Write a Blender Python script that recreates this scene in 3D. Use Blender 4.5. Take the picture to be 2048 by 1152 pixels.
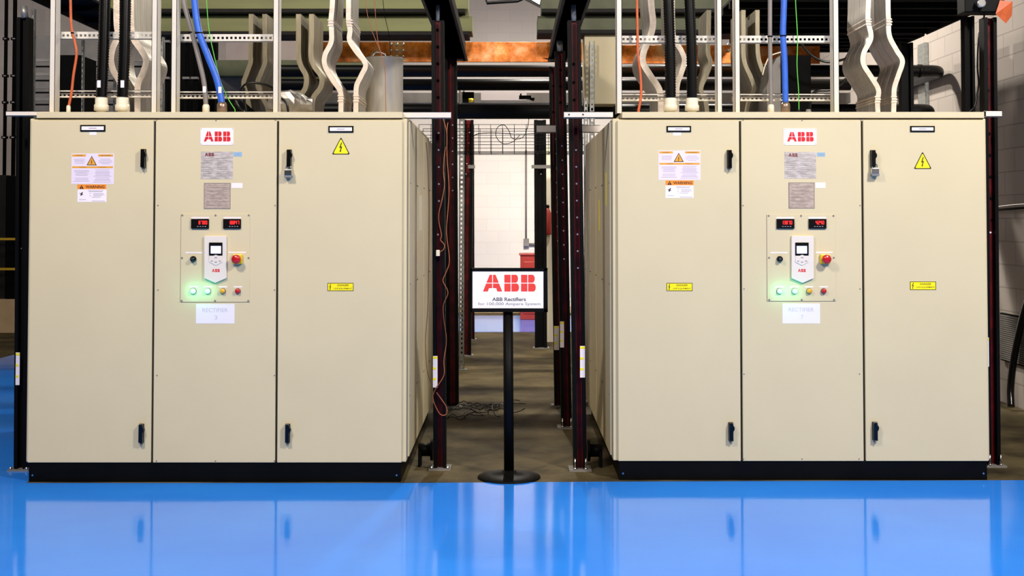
import bpy, bmesh, math, random
from mathutils import Vector, Matrix
random.seed(7)
S = bpy.context.scene
COL = S.collection
for o in list(bpy.data.objects): bpy.data.objects.remove(o)
R = math.radians

# ---------------------------------------------------------------- camera
FPX, CX, PITCH = 2400.0, 1020.0, R(1.7)
CY = 440.0 - FPX*math.tan(PITCH)
YF = 7.5                                   # front of the left cabinet
def _dir(px, py):
    u = (px-CX)/FPX; v = (CY-py)/FPX
    return Vector((u, math.cos(PITCH)-v*math.sin(PITCH), math.sin(PITCH)+v*math.cos(PITCH)))
_d = _dir(1020, 964); H = -_d.z/_d.y*YF    # eye height
def P(px, py, Y):
    d = _dir(px, py); t = Y/d.y
    return Vector((d.x*t, Y, H+d.z*t))
def G(px, py):
    d = _dir(px, py); t = -H/d.z
    return Vector((d.x*t, d.y*t, 0))
cam = bpy.data.cameras.new('camera'); camo = bpy.data.objects.new('camera', cam); COL.objects.link(camo)
camo.location = (0, 0, H); camo.rotation_euler = (R(90)+PITCH, 0, 0)
cam.sensor_width = 36; cam.sensor_fit = 'HORIZONTAL'; cam.lens = FPX/2048*36
cam.shift_x = (1024-CX)/2048; cam.shift_y = (CY-576)/2048
cam.clip_end = 200
S.camera = camo

# ---------------------------------------------------------------- world, lamps, exposure
S.view_settings.view_transform = 'Standard'; S.view_settings.look = 'None'
S.view_settings.gamma = 1; S.view_settings.exposure = 0.0
w = bpy.data.worlds.new('world'); S.world = w; w.use_nodes = True
w.node_tree.nodes['Background'].inputs[0].default_value = (1.0, .95, .9, 1)
w.node_tree.nodes['Background'].inputs[1].default_value = 0.03
def lamp(name, loc, target, power, size, col=(1, .93, .82), sy=None, spread=180):
    l = bpy.data.lights.new(name, 'AREA'); l.energy = power; l.size = size; l.color = col; l.spread = R(spread)
    if sy: l.shape = 'RECTANGLE'; l.size_y = sy
    o = bpy.data.objects.new(name, l); COL.objects.link(o); o.location = loc
    o.rotation_euler = (Vector(target)-Vector(loc)).to_track_quat('-Z', 'Y').to_euler()
    return o
lamp('hall_lamp', (-3.3, 2.6, 6.0), (-1.6, 7.5, .7), 335, .7, (1, .88, .78))
lamp('hall_lamp', (4.3, 2.4, 6.0), (2.4, 7.5, .6), 780, .7, (1, .94, .88))
lamp('hall_lamp', (0.3, -2.0, 6.2), (0.2, 6.0, .6), 250, 1.0)
lamp('bay_lamp', (0.2, 15.2, 4.9), (0.4, 21.0, 0.4), 120, .6, spread=85)
lamp('bay_lamp', (1.6, 13.6, 5.6), (4.4, 13.4, 2.4), 300, .3)
lamp('bay_lamp', (-6.5, 12.0, 5.5), (-6.5, 13.0, 0), 70, 1.0)
lamp('bay_lamp', (0.1, 12.8, 5.2), (0.0, 12.6, 0), 240, .15)

# ---------------------------------------------------------------- materials
def lin(c):
    return tuple(((x/255)/12.92 if x/255 <= .04045 else ((x/255+.055)/1.055)**2.4) for x in c)
MC = {}
def mat(name, rgb, rough=.5, metal=0., var=.06, vscale=6., bump=0., bscale=60., emit=0., coat=0., stretch=None, rgb2=None, spec=.5):
    if name in MC: return MC[name]
    m = bpy.data.materials.new(name); m.use_nodes = True; nt = m.node_tree; b = nt.nodes['Principled BSDF']
    c = lin(rgb)
    b.inputs['Roughness'].default_value = rough; b.inputs['Metallic'].default_value = metal
    b.inputs['Specular IOR Level'].default_value = spec
    b.inputs['Coat Weight'].default_value = coat
    tc = nt.nodes.new('ShaderNodeTexCoord'); mp = nt.nodes.new('ShaderNodeMapping')
    nt.links.new(tc.outputs['Object'], mp.inputs['Vector'])
    if stretch: mp.inputs['Scale'].default_value = stretch
    if emit > 0:
        b.inputs['Base Color'].default_value = (*c, 1)
        b.inputs['Emission Color'].default_value = (*c, 1); b.inputs['Emission Strength'].default_value = emit
    else:
        n = nt.nodes.new('ShaderNodeTexNoise'); n.inputs['Scale'].default_value = vscale; n.inputs['Detail'].default_value = 5
        nt.links.new(mp.outputs[0], n.inputs['Vector'])
        r = nt.nodes.new('ShaderNodeValToRGB')
        c2 = lin(rgb2) if rgb2 else tuple(min(1, x*(1+var)) for x in c)
        c1 = c if rgb2 else tuple(x*(1-var) for x in c)
        r.color_ramp.elements[0].position = .35; r.color_ramp.elements[1].position = .65
        r.color_ramp.elements[0].color = (*c1, 1); r.color_ramp.elements[1].color = (*c2, 1)
        nt.links.new(n.outputs['Fac'], r.inputs['Fac']); nt.links.new(r.outputs[0], b.inputs['Base Color'])
    if bump:
        n2 = nt.nodes.new('ShaderNodeTexNoise'); n2.inputs['Scale'].default_value = bscale
        nt.links.new(mp.outputs[0], n2.inputs['Vector'])
        bp = nt.nodes.new('ShaderNodeBump'); bp.inputs['Strength'].default_value = bump; bp.inputs['Distance'].default_value = .01
        nt.links.new(n2.outputs['Fac'], bp.inputs['Height']); nt.links.new(bp.outputs[0], b.inputs['Normal'])
    MC[name] = m; return m
BEIGE = mat('cabinet_paint', (210, 197, 160), .45, var=.02, vscale=2, bump=.03, bscale=300)
BLACK = mat('black_paint', (5, 5, 5), .5, var=.3, spec=.12)
SOOT = mat('black_matte', (4, 4, 4), .8, var=.3, spec=.1)
DARK = mat('dark_gap_fill', (52, 46, 38), .8)
RUBBER = mat('black_rubber', (5, 5, 5), .22, var=.2, spec=.45)
RAIL = mat('white_rail', (226, 216, 204), .45, var=.03)
STRUTM = mat('painted_strut', (214, 207, 192), .5, var=.03)
GALV = mat('galvanised_steel', (150, 152, 148), .45, .6, var=.2, vscale=30)
MAROON = mat('maroon_paint', (74, 7, 10), .45, var=.5, vscale=9, spec=.2)
ALU = mat('aluminium_strap', (196, 190, 182), .42, .75, var=.12, vscale=5, stretch=(8, 8, 1), bump=.15, bscale=14)
ALUE = mat('aluminium_edge', (214, 200, 184), .45, .35, var=.1, vscale=14, bump=.2, bscale=30)
STEEL = mat('brushed_steel', (214, 208, 196), .42, .35, var=.08, vscale=4, stretch=(6, 6, 1))
CHROME = mat('chrome', (220, 220, 218), .2, 1)
WHITE = mat('white_label', (240, 232, 236), .5, var=.01)
PAPER = mat('white_paper', (232, 228, 240), .7, var=.01)
LILAC = mat('lilac_label', (228, 216, 232), .5, var=.02)
YELL = mat('yellow_label', (250, 232, 10), .45, var=.03)
ORAN = mat('orange_label', (240, 140, 40), .45, var=.02)
AMBER = mat('amber_label', (226, 160, 50), .45, var=.02)
INK = mat('black_ink', (14, 12, 12), .6)
TEXTG = mat('grey_print', (160, 150, 168), .6)
FAINT = mat('faint_print', (196, 192, 206), .6)
REDL = mat('logo_red', (214, 20, 32), .45, var=.02)
BLUET = mat('pale_blue_label', (140, 178, 206), .5)
PLATE1 = mat('worn_steel_plate', (206, 198, 192), .45, .12, rgb2=(170, 160, 154), vscale=24, stretch=(1, 1, 3))
PLATE2 = mat('etched_plate', (190, 172, 158), .5, .1, rgb2=(160, 142, 130), vscale=30, stretch=(1, 1, 3))
GREEN = mat('green_duct_paint', (124, 127, 74), .5, var=.12, vscale=3, stretch=(.4, 1, 3))
OLIVE = mat('dull_and_shaded_green', (88, 92, 66), .6, var=.15)
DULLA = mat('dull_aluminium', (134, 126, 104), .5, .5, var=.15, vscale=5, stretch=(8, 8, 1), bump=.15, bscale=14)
GREYP = mat('grey_paint', (120, 116, 112), .6, var=.1)
DGREY = mat('dark_grey_paint', (28, 26, 24), .6, var=.2, spec=.2)
REDB = mat('red_paint', (150, 38, 28), .45)
IVORY = mat('ivory_plastic', (226, 218, 196), .4, var=.02)
KEYP = mat('keypad_white', (226, 218, 208), .4, var=.01)
YRAIL = mat('yellow_rail', (200, 160, 20), .5)
E_RED = mat('red_digits', (255, 40, 40), emit=2.2)
E_GRN = mat('green_lamp', (110, 255, 190), emit=4)
E_SCR = mat('lcd_screen', (205, 210, 255), emit=1.1)
E_LAMP = mat('lamp_tube', (255, 250, 240), emit=3)
AMBL = mat('amber_lens', (226, 160, 8), .25, coat=.5)
REDK = mat('red_lens', (186, 20, 22), .25, coat=.5)
YELP = mat('yellow_plastic', (226, 196, 20), .35)
ORC = mat('orange_cable', (196, 92, 44), .5, var=.15, vscale=20)
BLC = mat('blue_cable', (44, 98, 196), .42, var=.08, vscale=20)
GRC = mat('grey_cable', (128, 120, 112), .5, var=.1)
GNC = mat('green_cable', (88, 190, 62), .5)
BROWNW = mat('brown_wire', (150, 84, 52), .5, var=.2, vscale=20)
BRASS = mat('brass_gland', (150, 128, 110), .35, .7, var=.2)
SKIRT = mat('beige_skirting', (190, 164, 128), .7)

def copper():
    m = bpy.data.materials.new('copper_bar'); m.use_nodes = True; nt = m.node_tree; b = nt.nodes['Principled BSDF']
    b.inputs['Metallic'].default_value = .45; b.inputs['Roughness'].default_value = .38
    tc = nt.nodes.new('ShaderNodeTexCoord'); n = nt.nodes.new('ShaderNodeTexNoise')
    n.inputs['Scale'].default_value = 5; n.inputs['Detail'].default_value = 9; n.inputs['Roughness'].default_value = .7
    nt.links.new(tc.outputs['Object'], n.inputs['Vector'])
    r = nt.nodes.new('ShaderNodeValToRGB'); e = r.color_ramp.elements
    e[0].position = .32; e[0].color = (*lin((110, 56, 20)), 1); e[1].position = .7; e[1].color = (*lin((255, 205, 150)), 1)
    x = e.new(.5); x.color = (*lin((238, 132, 48)), 1)
    nt.links.new(n.outputs['Fac'], r.inputs['Fac']); nt.links.new(r.outputs[0], b.inputs['Base Color'])
    return m
COPPER = copper()

def blockwall(name, rgb, mortar, axis, bump=.4):
    m = bpy.data.materials.new(name); m.use_nodes = True; nt = m.node_tree; b = nt.nodes['Principled BSDF']
    b.inputs['Roughness'].default_value = .75
    tc = nt.nodes.new('ShaderNodeTexCoord'); sp = nt.nodes.new('ShaderNodeSeparateXYZ'); cb = nt.nodes.new('ShaderNodeCombineXYZ')
    nt.links.new(tc.outputs['Object'], sp.inputs[0])
    nt.links.new(sp.outputs[axis], cb.inputs[0]); nt.links.new(sp.outputs[2], cb.inputs[1])
    br = nt.nodes.new('ShaderNodeTexBrick'); br.inputs['Scale'].default_value = 1
    br.inputs['Brick Width'].default_value = .41; br.inputs['Row Height'].default_value = .205
    br.inputs['Mortar Size'].default_value = .006; br.inputs['Mortar Smooth'].default_value = .3
    br.inputs['Color1'].default_value = (*lin(rgb), 1); br.inputs['Color2'].default_value = (*[x*.95 for x in lin(rgb)], 1)
    br.inputs['Mortar'].default_value = (*lin(mortar), 1)
    nt.links.new(cb.outputs[0], br.inputs['Vector']); nt.links.new(br.outputs['Color'], b.inputs['Base Color'])
    bp = nt.nodes.new('ShaderNodeBump'); bp.inputs['Strength'].default_value = bump; bp.inputs['Distance'].default_value = .01; bp.invert = True
    nt.links.new(br.outputs['Fac'], bp.inputs['Height']); nt.links.new(bp.outputs[0], b.inputs['Normal'])
    return m

def bluefloor():
    m = bpy.data.materials.new('blue_epoxy'); m.use_nodes = True; nt = m.node_tree; b = nt.nodes['Principled BSDF']
    tc = nt.nodes.new('ShaderNodeTexCoord'); n = nt.nodes.new('ShaderNodeTexNoise'); n.inputs['Scale'].default_value = 1.2; n.inputs['Detail'].default_value = 4
    nt.links.new(tc.outputs['Object'], n.inputs['Vector'])
    r = nt.nodes.new('ShaderNodeValToRGB'); e = r.color_ramp.elements
    e[0].position = .3; e[0].color = (.026, .24, .93, 1); e[1].position = .7; e[1].color = (.034, .285, 1, 1)
    nt.links.new(n.outputs['Fac'], r.inputs['Fac']); nt.links.new(r.outputs[0], b.inputs['Base Color'])
    b.inputs['Roughness'].default_value = .09; b.inputs['IOR'].default_value = 1.45
    mp = nt.nodes.new('ShaderNodeMapping'); mp.inputs['Scale'].default_value = (.5, 2.2, 1); nt.links.new(tc.outputs['Object'], mp.inputs[0])
    n2 = nt.nodes.new('ShaderNodeTexNoise'); n2.inputs['Scale'].default_value = 2.0; n2.inputs['Detail'].default_value = 3
    nt.links.new(mp.outputs[0], n2.inputs['Vector'])
    bp = nt.nodes.new('ShaderNodeBump'); bp.inputs['Strength'].default_value = .12; bp.inputs['Distance'].default_value = .01
    nt.links.new(n2.outputs['Fac'], bp.inputs['Height']); nt.links.new(bp.outputs[0], b.inputs['Normal'])
    return m
def concrete():
    m = bpy.data.materials.new('bare_concrete'); m.use_nodes = True; nt = m.node_tree; b = nt.nodes['Principled BSDF']
    tc = nt.nodes.new('ShaderNodeTexCoord'); n = nt.nodes.new('ShaderNodeTexNoise'); n.inputs['Scale'].default_value = 1.7; n.inputs['Detail'].default_value = 9; n.inputs['Roughness'].default_value = .65
    nt.links.new(tc.outputs['Object'], n.inputs['Vector'])
    r = nt.nodes.new('ShaderNodeValToRGB'); e = r.color_ramp.elements
    e[0].position = .35; e[0].color = (*lin((44, 38, 26)), 1); e[1].position = .68; e[1].color = (*lin((104, 92, 64)), 1)
    nt.links.new(n.outputs['Fac'], r.inputs['Fac']); nt.links.new(r.outputs[0], b.inputs['Base Color'])
    b.inputs['Roughness'].default_value = .7; b.inputs['Specular IOR Level'].default_value = .12
    return m
BLUE = bluefloor(); CONC = concrete()

# ---------------------------------------------------------------- mesh builder
class MB:
    def __init__(s): s.v = []; s.f = []; s.m = []; s.mats = []; s.sm = []
    def mi(s, m):
        if m not in s.mats: s.mats.append(m)
        return s.mats.index(m)
    def add(s, vs, fs, m, smooth=False):
        k = len(s.v); i = s.mi(m); s.v += [Vector(v) for v in vs]
        for f in fs: s.f.append([a+k for a in f]); s.m.append(i); s.sm.append(smooth)
        return s
    def box(s, x0, x1, y0, y1, z0, z1, m):
        vs = [(x, y, z) for x in (x0, x1) for y in (y0, y1) for z in (z0, z1)]
        return s.add(vs, [(0, 1, 3, 2), (4, 6, 7, 5), (0, 4, 5, 1), (2, 3, 7, 6), (0, 2, 6, 4), (1, 5, 7, 3)], m)
    def pbox(s, a, b, c, d, Y, th, m, back=0.):       # pixel rectangle a..c, b..d standing at depth Y, th thick towards the viewer
        p, q = P(a, (b+d)/2, Y), P(c, (b+d)/2, Y); p.z = P(a, b, Y).z; q.z = P(c, d, Y).z
        return s.box(min(p.x, q.x), max(p.x, q.x), Y-th, Y+back, min(p.z, q.z), max(p.z, q.z), m)
    def prism(s, pts, y0, y1, m, smooth=False):
        n = len(pts); vs = [(x, y0, z) for x, z in pts]+[(x, y1, z) for x, z in pts]
        s.add(vs, [list(range(n)), list(range(2*n-1, n-1, -1))], m)
        k = len(s.v)-2*n; i = s.mi(m)
        for j in range(n):
            s.f.append([k+j, k+(j+1) % n, k+n+(j+1) % n, k+n+j]); s.m.append(i); s.sm.append(smooth)
        return s
    def flat(s, pts, y, m): return s.add([(x, y, z) for x, z in pts], [list(range(len(pts)))], m)
    def ppoly(s, pts, Y, y0, y1, m):
        return s.prism([(P(a, b, Y).x, P(a, b, Y).z) for a, b in pts], y0, y1, m)
    def tube(s, pts, r, m, n=10, cap=True):
        pts = [Vector(p) for p in pts]; k = len(pts)
        rr = r if isinstance(r, (list, tuple)) else [r]*k
        vs = []; fs = []; up = None
        for i, p in enumerate(pts):
            t = (pts[min(i+1, k-1)]-pts[max(i-1, 0)]).normalized()
            if up is None:
                up = Vector((0, 1, 0)) if abs(t.y) < .8 else Vector((1, 0, 0))
            a = (up-t*up.dot(t)).normalized(); up = a; b = t.cross(a)
            for j in range(n):
                th = 2*math.pi*j/n; vs.append(p+(a*math.cos(th)+b*math.sin(th))*rr[i])
        for i in range(k-1):
            for j in range(n): fs.append((i*n+j, i*n+(j+1) % n, (i+1)*n+(j+1) % n, (i+1)*n+j))
        s.add(vs, fs, m, True)
        if cap:
            s.add(vs[:n], [list(range(n))], m); s.add(vs[-n:], [list(range(n))], m)
        return s
    def cyl(s, p0, p1, r, m, n=16, r1=None): return s.tube([p0, p1], [r, r if r1 is None else r1], m, n)
    def lathe(s, c, prof, m, n=24, axis='z'):          # prof: (radius, height)
        d = {'z': Vector((0, 0, 1)), 'y': Vector((0, -1, 0)), 'x': Vector((1, 0, 0))}[axis]
        a = Vector((1, 0, 0)) if axis != 'x' else Vector((0, 1, 0)); b = d.cross(a); c = Vector(c)
        vs = []; fs = []; k = len(prof)
        for r, h in prof:
            for j in range(n):
                th = 2*math.pi*j/n; vs.append(c+d*h+(a*math.cos(th)+b*math.sin(th))*r)
        for i in range(k-1):
            for j in range(n): fs.append((i*n+j, i*n+(j+1) % n, (i+1)*n+(j+1) % n, (i+1)*n+j))
        s.add(vs, fs, m, True); s.add(vs[:n], [list(range(n))], m); s.add(vs[-n:], [list(range(n))], m)
        return s
    def text(s, string, cx, cz, h, wid, y, m, off=0.):  # h = cap height, wid = total width
        cu = bpy.data.curves.new('t', 'FONT'); cu.body = string; cu.size = 1; cu.offset = off; cu.resolution_u = 3
        o = bpy.data.objects.new('t', cu); COL.objects.link(o)
        me = o.to_mesh(); vs = [v.co.copy() for v in me.vertices]; fs = [list(p.vertices) for p in me.polygons]
        o.to_mesh_clear(); bpy.data.objects.remove(o); bpy.data.curves.remove(cu)
        if not vs: return s
        x0 = min(v.x for v in vs); x1 = max(v.x for v in vs); z0 = min(v.y for v in vs); z1 = max(v.y for v in vs)
        sx = wid/(x1-x0); sz = h/(z1-z0)
        return s.add([(cx+(v.x-(x0+x1)/2)*sx, y, cz+(v.y-(z0+z1)/2)*sz) for v in vs], fs, m)
    def build(s, name, parent=None, bevel=0., rl=None, loc=None):
        off = Vector((0, 0, 0))
        if parent is not None: off = Vector(parent.get('_o', (0, 0, 0)))
        if parent is None and loc is not None: off = Vector(loc)
        me = bpy.data.meshes.new(name)
        me.from_pydata([v-off for v in s.v], [], s.f)
        for m in s.mats: me.materials.append(m)
        for p, i, sm in zip(me.polygons, s.m, s.sm): p.material_index = i; p.use_smooth = sm
        bm = bmesh.new(); bm.from_mesh(me); bmesh.ops.remove_doubles(bm, verts=bm.verts, dist=1e-6)
        bmesh.ops.recalc_face_normals(bm, faces=bm.faces); bm.to_mesh(me); bm.free()
        o = bpy.data.objects.new(name, me); COL.objects.link(o)
        o['_o'] = tuple(off)
        if parent is not None: o.parent = parent
        elif loc is not None: o.location = loc
        if bevel:
            b = o.modifiers.new('bevel', 'BEVEL'); b.width = bevel; b.segments = 2; b.limit_method = 'ANGLE'; b.angle_limit = R(40)
        return o
def tag(o, label, cat, group=None, kind=None):
    o['label'] = label; o['category'] = cat
    if group: o['group'] = group
    if kind: o['kind'] = kind
    return o
def thing(name, loc, label, cat, group=None):
    o = bpy.data.objects.new(name, None); COL.objects.link(o); o.location = loc; o.empty_display_size = .1
    o['_o'] = tuple(loc); return tag(o, label, cat, group)
def struct(o): o['kind'] = 'structure'; return o
def smoothpath(pts, n=6):
    pts = [Vector(p) for p in pts]; out = []
    for i in range(len(pts)-1):
        p0, p1, p2, p3 = pts[max(i-1, 0)], pts[i], pts[i+1], pts[min(i+2, len(pts)-1)]
        for k in range(n):
            t = k/n
            out.append(.5*((2*p1)+(p2-p0)*t+(2*p0-5*p1+4*p2-p3)*t*t+(3*p1-p0-3*p2+p3)*t*t*t))
    out.append(pts[-1]); return out

# ABB lettering (solid letters cut by a thin cross)
def logo_polys():
    g = .025; ps = []
    A = [[(0, 0), (.29, 0), (.36, .2), (.575-g, .2), (.575-g, .5-g), (.19, .5-g)],
         [(.205, .5+g), (.575-g, .5+g), (.575-g, 1), (.40, 1)]]
    for p in A: ps.append(p); ps.append([(1.15-x, z) for x, z in p][::-1])
    def dshape(x0, z0, x1, z1, bulge_up):
        r = (z1-z0)*.62; pts = [(x0, z0), (x1-r*.5, z0)]
        n = 6; cz = z0+(z1-z0)*.5; rz = (z1-z0)/2
        for k in range(1, n*2):
            a = -math.pi/2+math.pi*k/(n*2); pts.append((x1-r*.5+r*.5*math.cos(a), cz+rz*math.sin(a)))
        return pts+[(x1-r*.5, z1), (x0, z1)]
    for bx in (1.28, 2.28):
        ps.append([(bx, 0), (bx+.4-g, 0), (bx+.4-g, .5-g), (bx, .5-g)])
        ps.append([(bx, .5+g), (bx+.4-g, .5+g), (bx+.4-g, 1), (bx, 1)])
        ps.append(dshape(bx+.4+g, 0, bx+.88, .5-g, 0)); ps.append(dshape(bx+.4+g, .5+g, bx+.82, 1, 1))
    return ps
LOGO = logo_polys()
def logo(mb, x0, z0, x1, z1, y, m):
    sx = (x1-x0)/3.16; sz = z1-z0
    for p in LOGO: mb.flat([(x0+a*sx, z0+b*sz) for a, b in p], y, m)
SEG = {'0': 'abcdef', '1': 'bc', '2': 'abged', '3': 'abgcd', '4': 'fgbc', '5': 'afgcd', '6': 'afgedc', '7': 'abc', '8': 'abcdefg', '9': 'abcdfg'}
def digits(mb, string, x0, x1, z0, z1, y, m):
    n = len(string); cw = (x1-x0)/n; w_ = cw*.72; h = z1-z0; t = h*.11
    for i, ch in enumerate(string):
        a = x0+i*cw
        def q(xa, xb, za, zb): mb.flat([(xa, za), (xb, za), (xb, zb), (xa, zb)], y, m)
        for sgm in SEG[ch]:
            if sgm == 'a': q(a, a+w_, z1-t, z1)
            if sgm == 'd': q(a, a+w_, z0, z0+t)
            if sgm == 'g': q(a, a+w_, z0+h/2-t/2, z0+h/2+t/2)
            if sgm == 'b': q(a+w_-t, a+w_, z0+h/2, z1)
            if sgm == 'c': q(a+w_-t, a+w_, z0, z0+h/2)
            if sgm == 'f': q(a, a+t, z0+h/2, z1)
            if sgm == 'e': q(a, a+t, z0, z0+h/2)

# ---------------------------------------------------------------- setting
YB = G(1024, 967).y
FARY = G(1020, 626).y
mb = MB(); mb.box(-9.5, 4.55, -6, FARY+.3, -.2, 0, CONC); struct(mb.build('floor'))
XL = P(56, 925, YF).x
def slab(pts):
    m_ = MB(); n = len(pts)
    m_.add([(x, y, .003) for x, y in pts]+[(x, y, -.01) for x, y in pts], [list(range(n)), list(range(2*n-1, n-1, -1))]+[(j, (j+1) % n, n+(j+1) % n, n+j) for j in range(n)], BLUE)
    struct(m_.build('floor'))
ga, gb = G(0, 717), G(36, 708)
slab([(-9.5, -6), (4.4, -6), (4.4, G(2030, 960).y), (P(1240, 960, YB).x, YB+.04), (P(810, 960, YB).x, YB), (XL, YB), (XL-.02, gb.y), (gb.x, gb.y), (ga.x, ga.y), (-9.5, ga.y-1.2)])
fy0 = G(1000, 664).y
slab([(-1.6, fy0), (4.2, fy0), (4.2, FARY-.6), (-1.6, FARY-.6)])
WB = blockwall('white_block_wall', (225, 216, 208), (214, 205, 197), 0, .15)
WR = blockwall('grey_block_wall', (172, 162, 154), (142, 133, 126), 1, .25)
XW = 4.4
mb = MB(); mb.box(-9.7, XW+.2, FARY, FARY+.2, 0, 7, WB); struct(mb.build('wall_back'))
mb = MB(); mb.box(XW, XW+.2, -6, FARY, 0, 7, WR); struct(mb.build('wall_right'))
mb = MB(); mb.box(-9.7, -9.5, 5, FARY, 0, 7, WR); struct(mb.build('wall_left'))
mb = MB(); mb.box(-9.7, XW+.2, 8, FARY+.2, 7, 7.15, GREYP); struct(mb.build('ceiling'))
mb = MB(); mb.box(-9.5, XW, FARY-.03, FARY, 0.003, .11, SKIRT); struct(mb.build('baseboard_back'))

# ---------------------------------------------------------------- cabinets
ZT = P(500, 238, YF).z; ZP = P(500, 926, YF).z; ZL = P(500, 224, YF).z; ZLR = P(1020, 224, G(1600, 960).y).z
def roof(x): return (ZL if x < 0 else ZLR)+.001
def warning_sticker(par, a, b, c, d, Y):
    m_ = MB(); m_.pbox(a, b, c, d, Y, .001, LILAC); y = Y-.0014
    def X(t): return P(a+(c-a)*t, b, Y).x
    def Z(t): return P(a, b+(d-b)*t, Y).z
    def rect(t0, t1, u0, u1, m, yy=y): m_.flat([(X(t0), Z(u1)), (X(t1), Z(u1)), (X(t1), Z(u0)), (X(t0), Z(u0))], yy, m)
    rect(.02, .34, .03, .10, AMBER); rect(.63, .98, .03, .10, AMBER); rect(.02, .98, .42, .48, AMBER)
    m_.text('WARNING', X(.18), Z(.066), .006, .045, y-.0004, INK); m_.text('AVERTISSEMENT', X(.805), Z(.066), .006, .07, y-.0004, INK)
    m_.text('CAUTION', X(.27), Z(.45), .005, .04, y-.0004, INK); m_.text('ATTENTION', X(.72), Z(.45), .005, .05, y-.0004, INK)
    def tri(e, m, yy): m_.flat([(X(.48)-.028-e, Z(.375)-e*.6), (X(.48)+.028+e, Z(.375)-e*.6), (X(.48), Z(.1)+e)], yy, m)
    tri(.004, INK, y-.0002); tri(-.003, AMBER, y-.0005); bolt_mark(m_, X(.48), Z(.28), .03, y-.0008)
    random.seed(3)
    for t0, t1, rows in ((.04, .34, (.18, .22, .26, .31)), (.64, .96, (.18, .23, .28, .33)), (.05, .44, (.55, .59, .63, .67, .71, .80, .85, .90)), (.52, .95, (.53, .58, .62, .66, .70, .74, .79, .84, .88, .93))):
        for u in rows:
            e = random.uniform(0, .07); rect(t0+e, t1-e, u, u+.012, TEXTG)
    return m_.build('warning_label', par)
def bolt_mark(m_, x, z, h, y, m=INK):
    q = h/1.0
    pts = [(.12, .5), (.02, .5), (-.17, -.06), (-.02, -.02), (-.10, -.34), (-.16, -.32), (-.05, -.5), (.06, -.3), (.0, -.32), (.13, .12), (-.02, .08)]
    m_.flat([(x+a*q, z+b*q) for a, b in pts], y, m)
def orange_sticker(par, a, b, c, d, Y):
    m_ = MB(); m_.pbox(a, b, c, d, Y, .001, WHITE); y = Y-.0014
    def X(t): return P(a+(c-a)*t, b, Y).x
    def Z(t): return P(a, b+(d-b)*t, Y).z
    def rect(t0, t1, u0, u1, m, yy=y): m_.flat([(X(t0), Z(u1)), (X(t1), Z(u1)), (X(t1), Z(u0)), (X(t0), Z(u0))], yy, m)
    rect(0, 1, 0, .27, ORAN)
    m_.text('WARNING', X(.61), Z(.135), .018, .118, y-.0004, INK, .02)
    m_.flat([(X(.07), Z(.25)), (X(.22), Z(.25)), (X(.145), Z(.02))], y-.0004, INK); m_.text('!', X(.145), Z(.17), .013, .004, y-.0008, ORAN)
    m_.flat([(X(.1), Z(.62)), (X(.14), Z(.64)), (X(.2), Z(.42)), (X(.15), Z(.45))], y-.0002, INK)
    m_.flat([(X(.08), Z(.48)), (X(.2), Z(.56)), (X(.2), Z(.6)), (X(.08), Z(.52))], y-.0002, INK)
    for t0, t1, u in ((.36, .9, .34), (.4, .86, .4), (.42, .48, .5), (.55, .9, .5), (.55, .94, .57), (.42, .48, .64), (.55, .85, .64), (.5, .8, .72), (.06, .3, .85), (.5, .95, .93)):
        rect(t0, t1, u, u+.025, TEXTG)
    return m_.build('warning_label', par)
def danger_sticker(par, a, b, c, d, Y):
    m_ = MB(); m_.pbox(a, b, c, d, Y, .0008, INK); y = Y-.0012; p, q = P(a, b, Y), P(c, d, Y); e = .0035
    m_.flat([(p.x+e, q.z+e), (q.x-e, q.z+e), (q.x-e, p.z-e), (p.x+e, p.z-e)], y, YELL)
    zc = (p.z+q.z)/2; xx = q.x-p.x
    bolt_mark(m_, p.x+xx*.11, zc, .040, y-.0004)
    m_.text('DANGER', p.x+xx*.60, zc+.011, .012, .07, y-.0004, INK, .01); m_.text('LIVE EQUIPMENT', p.x+xx*.60, zc-.010, .010, .115, y-.0004, INK, .005)
    return m_.build('danger_label', par)
def triangle_sign(par, cx, b, d, Y):
    m_ = MB(); zt, zb = P(cx, b, Y).z, P(cx, d, Y).z; x = P(cx, b, Y).x; hw = .057
    def rt(e, y0, m):
        c = [(x-hw+e*1.7, zb+e), (x+hw-e*1.7, zb+e), (x, zt-e*2)]; pts = []
        for i in range(3):
            p0 = Vector(c[i]); pa = Vector(c[i-1]); pb = Vector(c[(i+1) % 3]); r = .008
            pts += [p0+(pa-p0).normalized()*r, p0+((pa-p0).normalized()+(pb-p0).normalized())*r*.28, p0+(pb-p0).normalized()*r]
        m_.flat([tuple(q) for q in pts], y0, m)
    rt(0, Y-.0008, INK); rt(.0055, Y-.0014, YELL); bolt_mark(m_, x, zb+(zt-zb)*.40, .062, Y-.002)
    return m_.build('hazard_sign', par)
def nameplate(par, a, b, c, d, Y, txt):
    m_ = MB(); m_.pbox(a, b, c, d, Y, .006, BLACK); p, q = P(a, b, Y), P(c, d, Y); e = .009
    m_.flat([(p.x+e, q.z+e), (q.x-e, q.z+e), (q.x-e, p.z-e), (p.x+e, p.z-e)], Y-.0065, WHITE)
    xm, zm = (p.x+q.x)/2, (p.z+q.z)/2; m_.flat([(xm-.024, zm-.0025), (xm+.024, zm-.0025), (xm+.024, zm+.0025), (xm-.024, zm+.0025)], Y-.007, TEXTG)
    return m_.build('name_plate', par)
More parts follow.
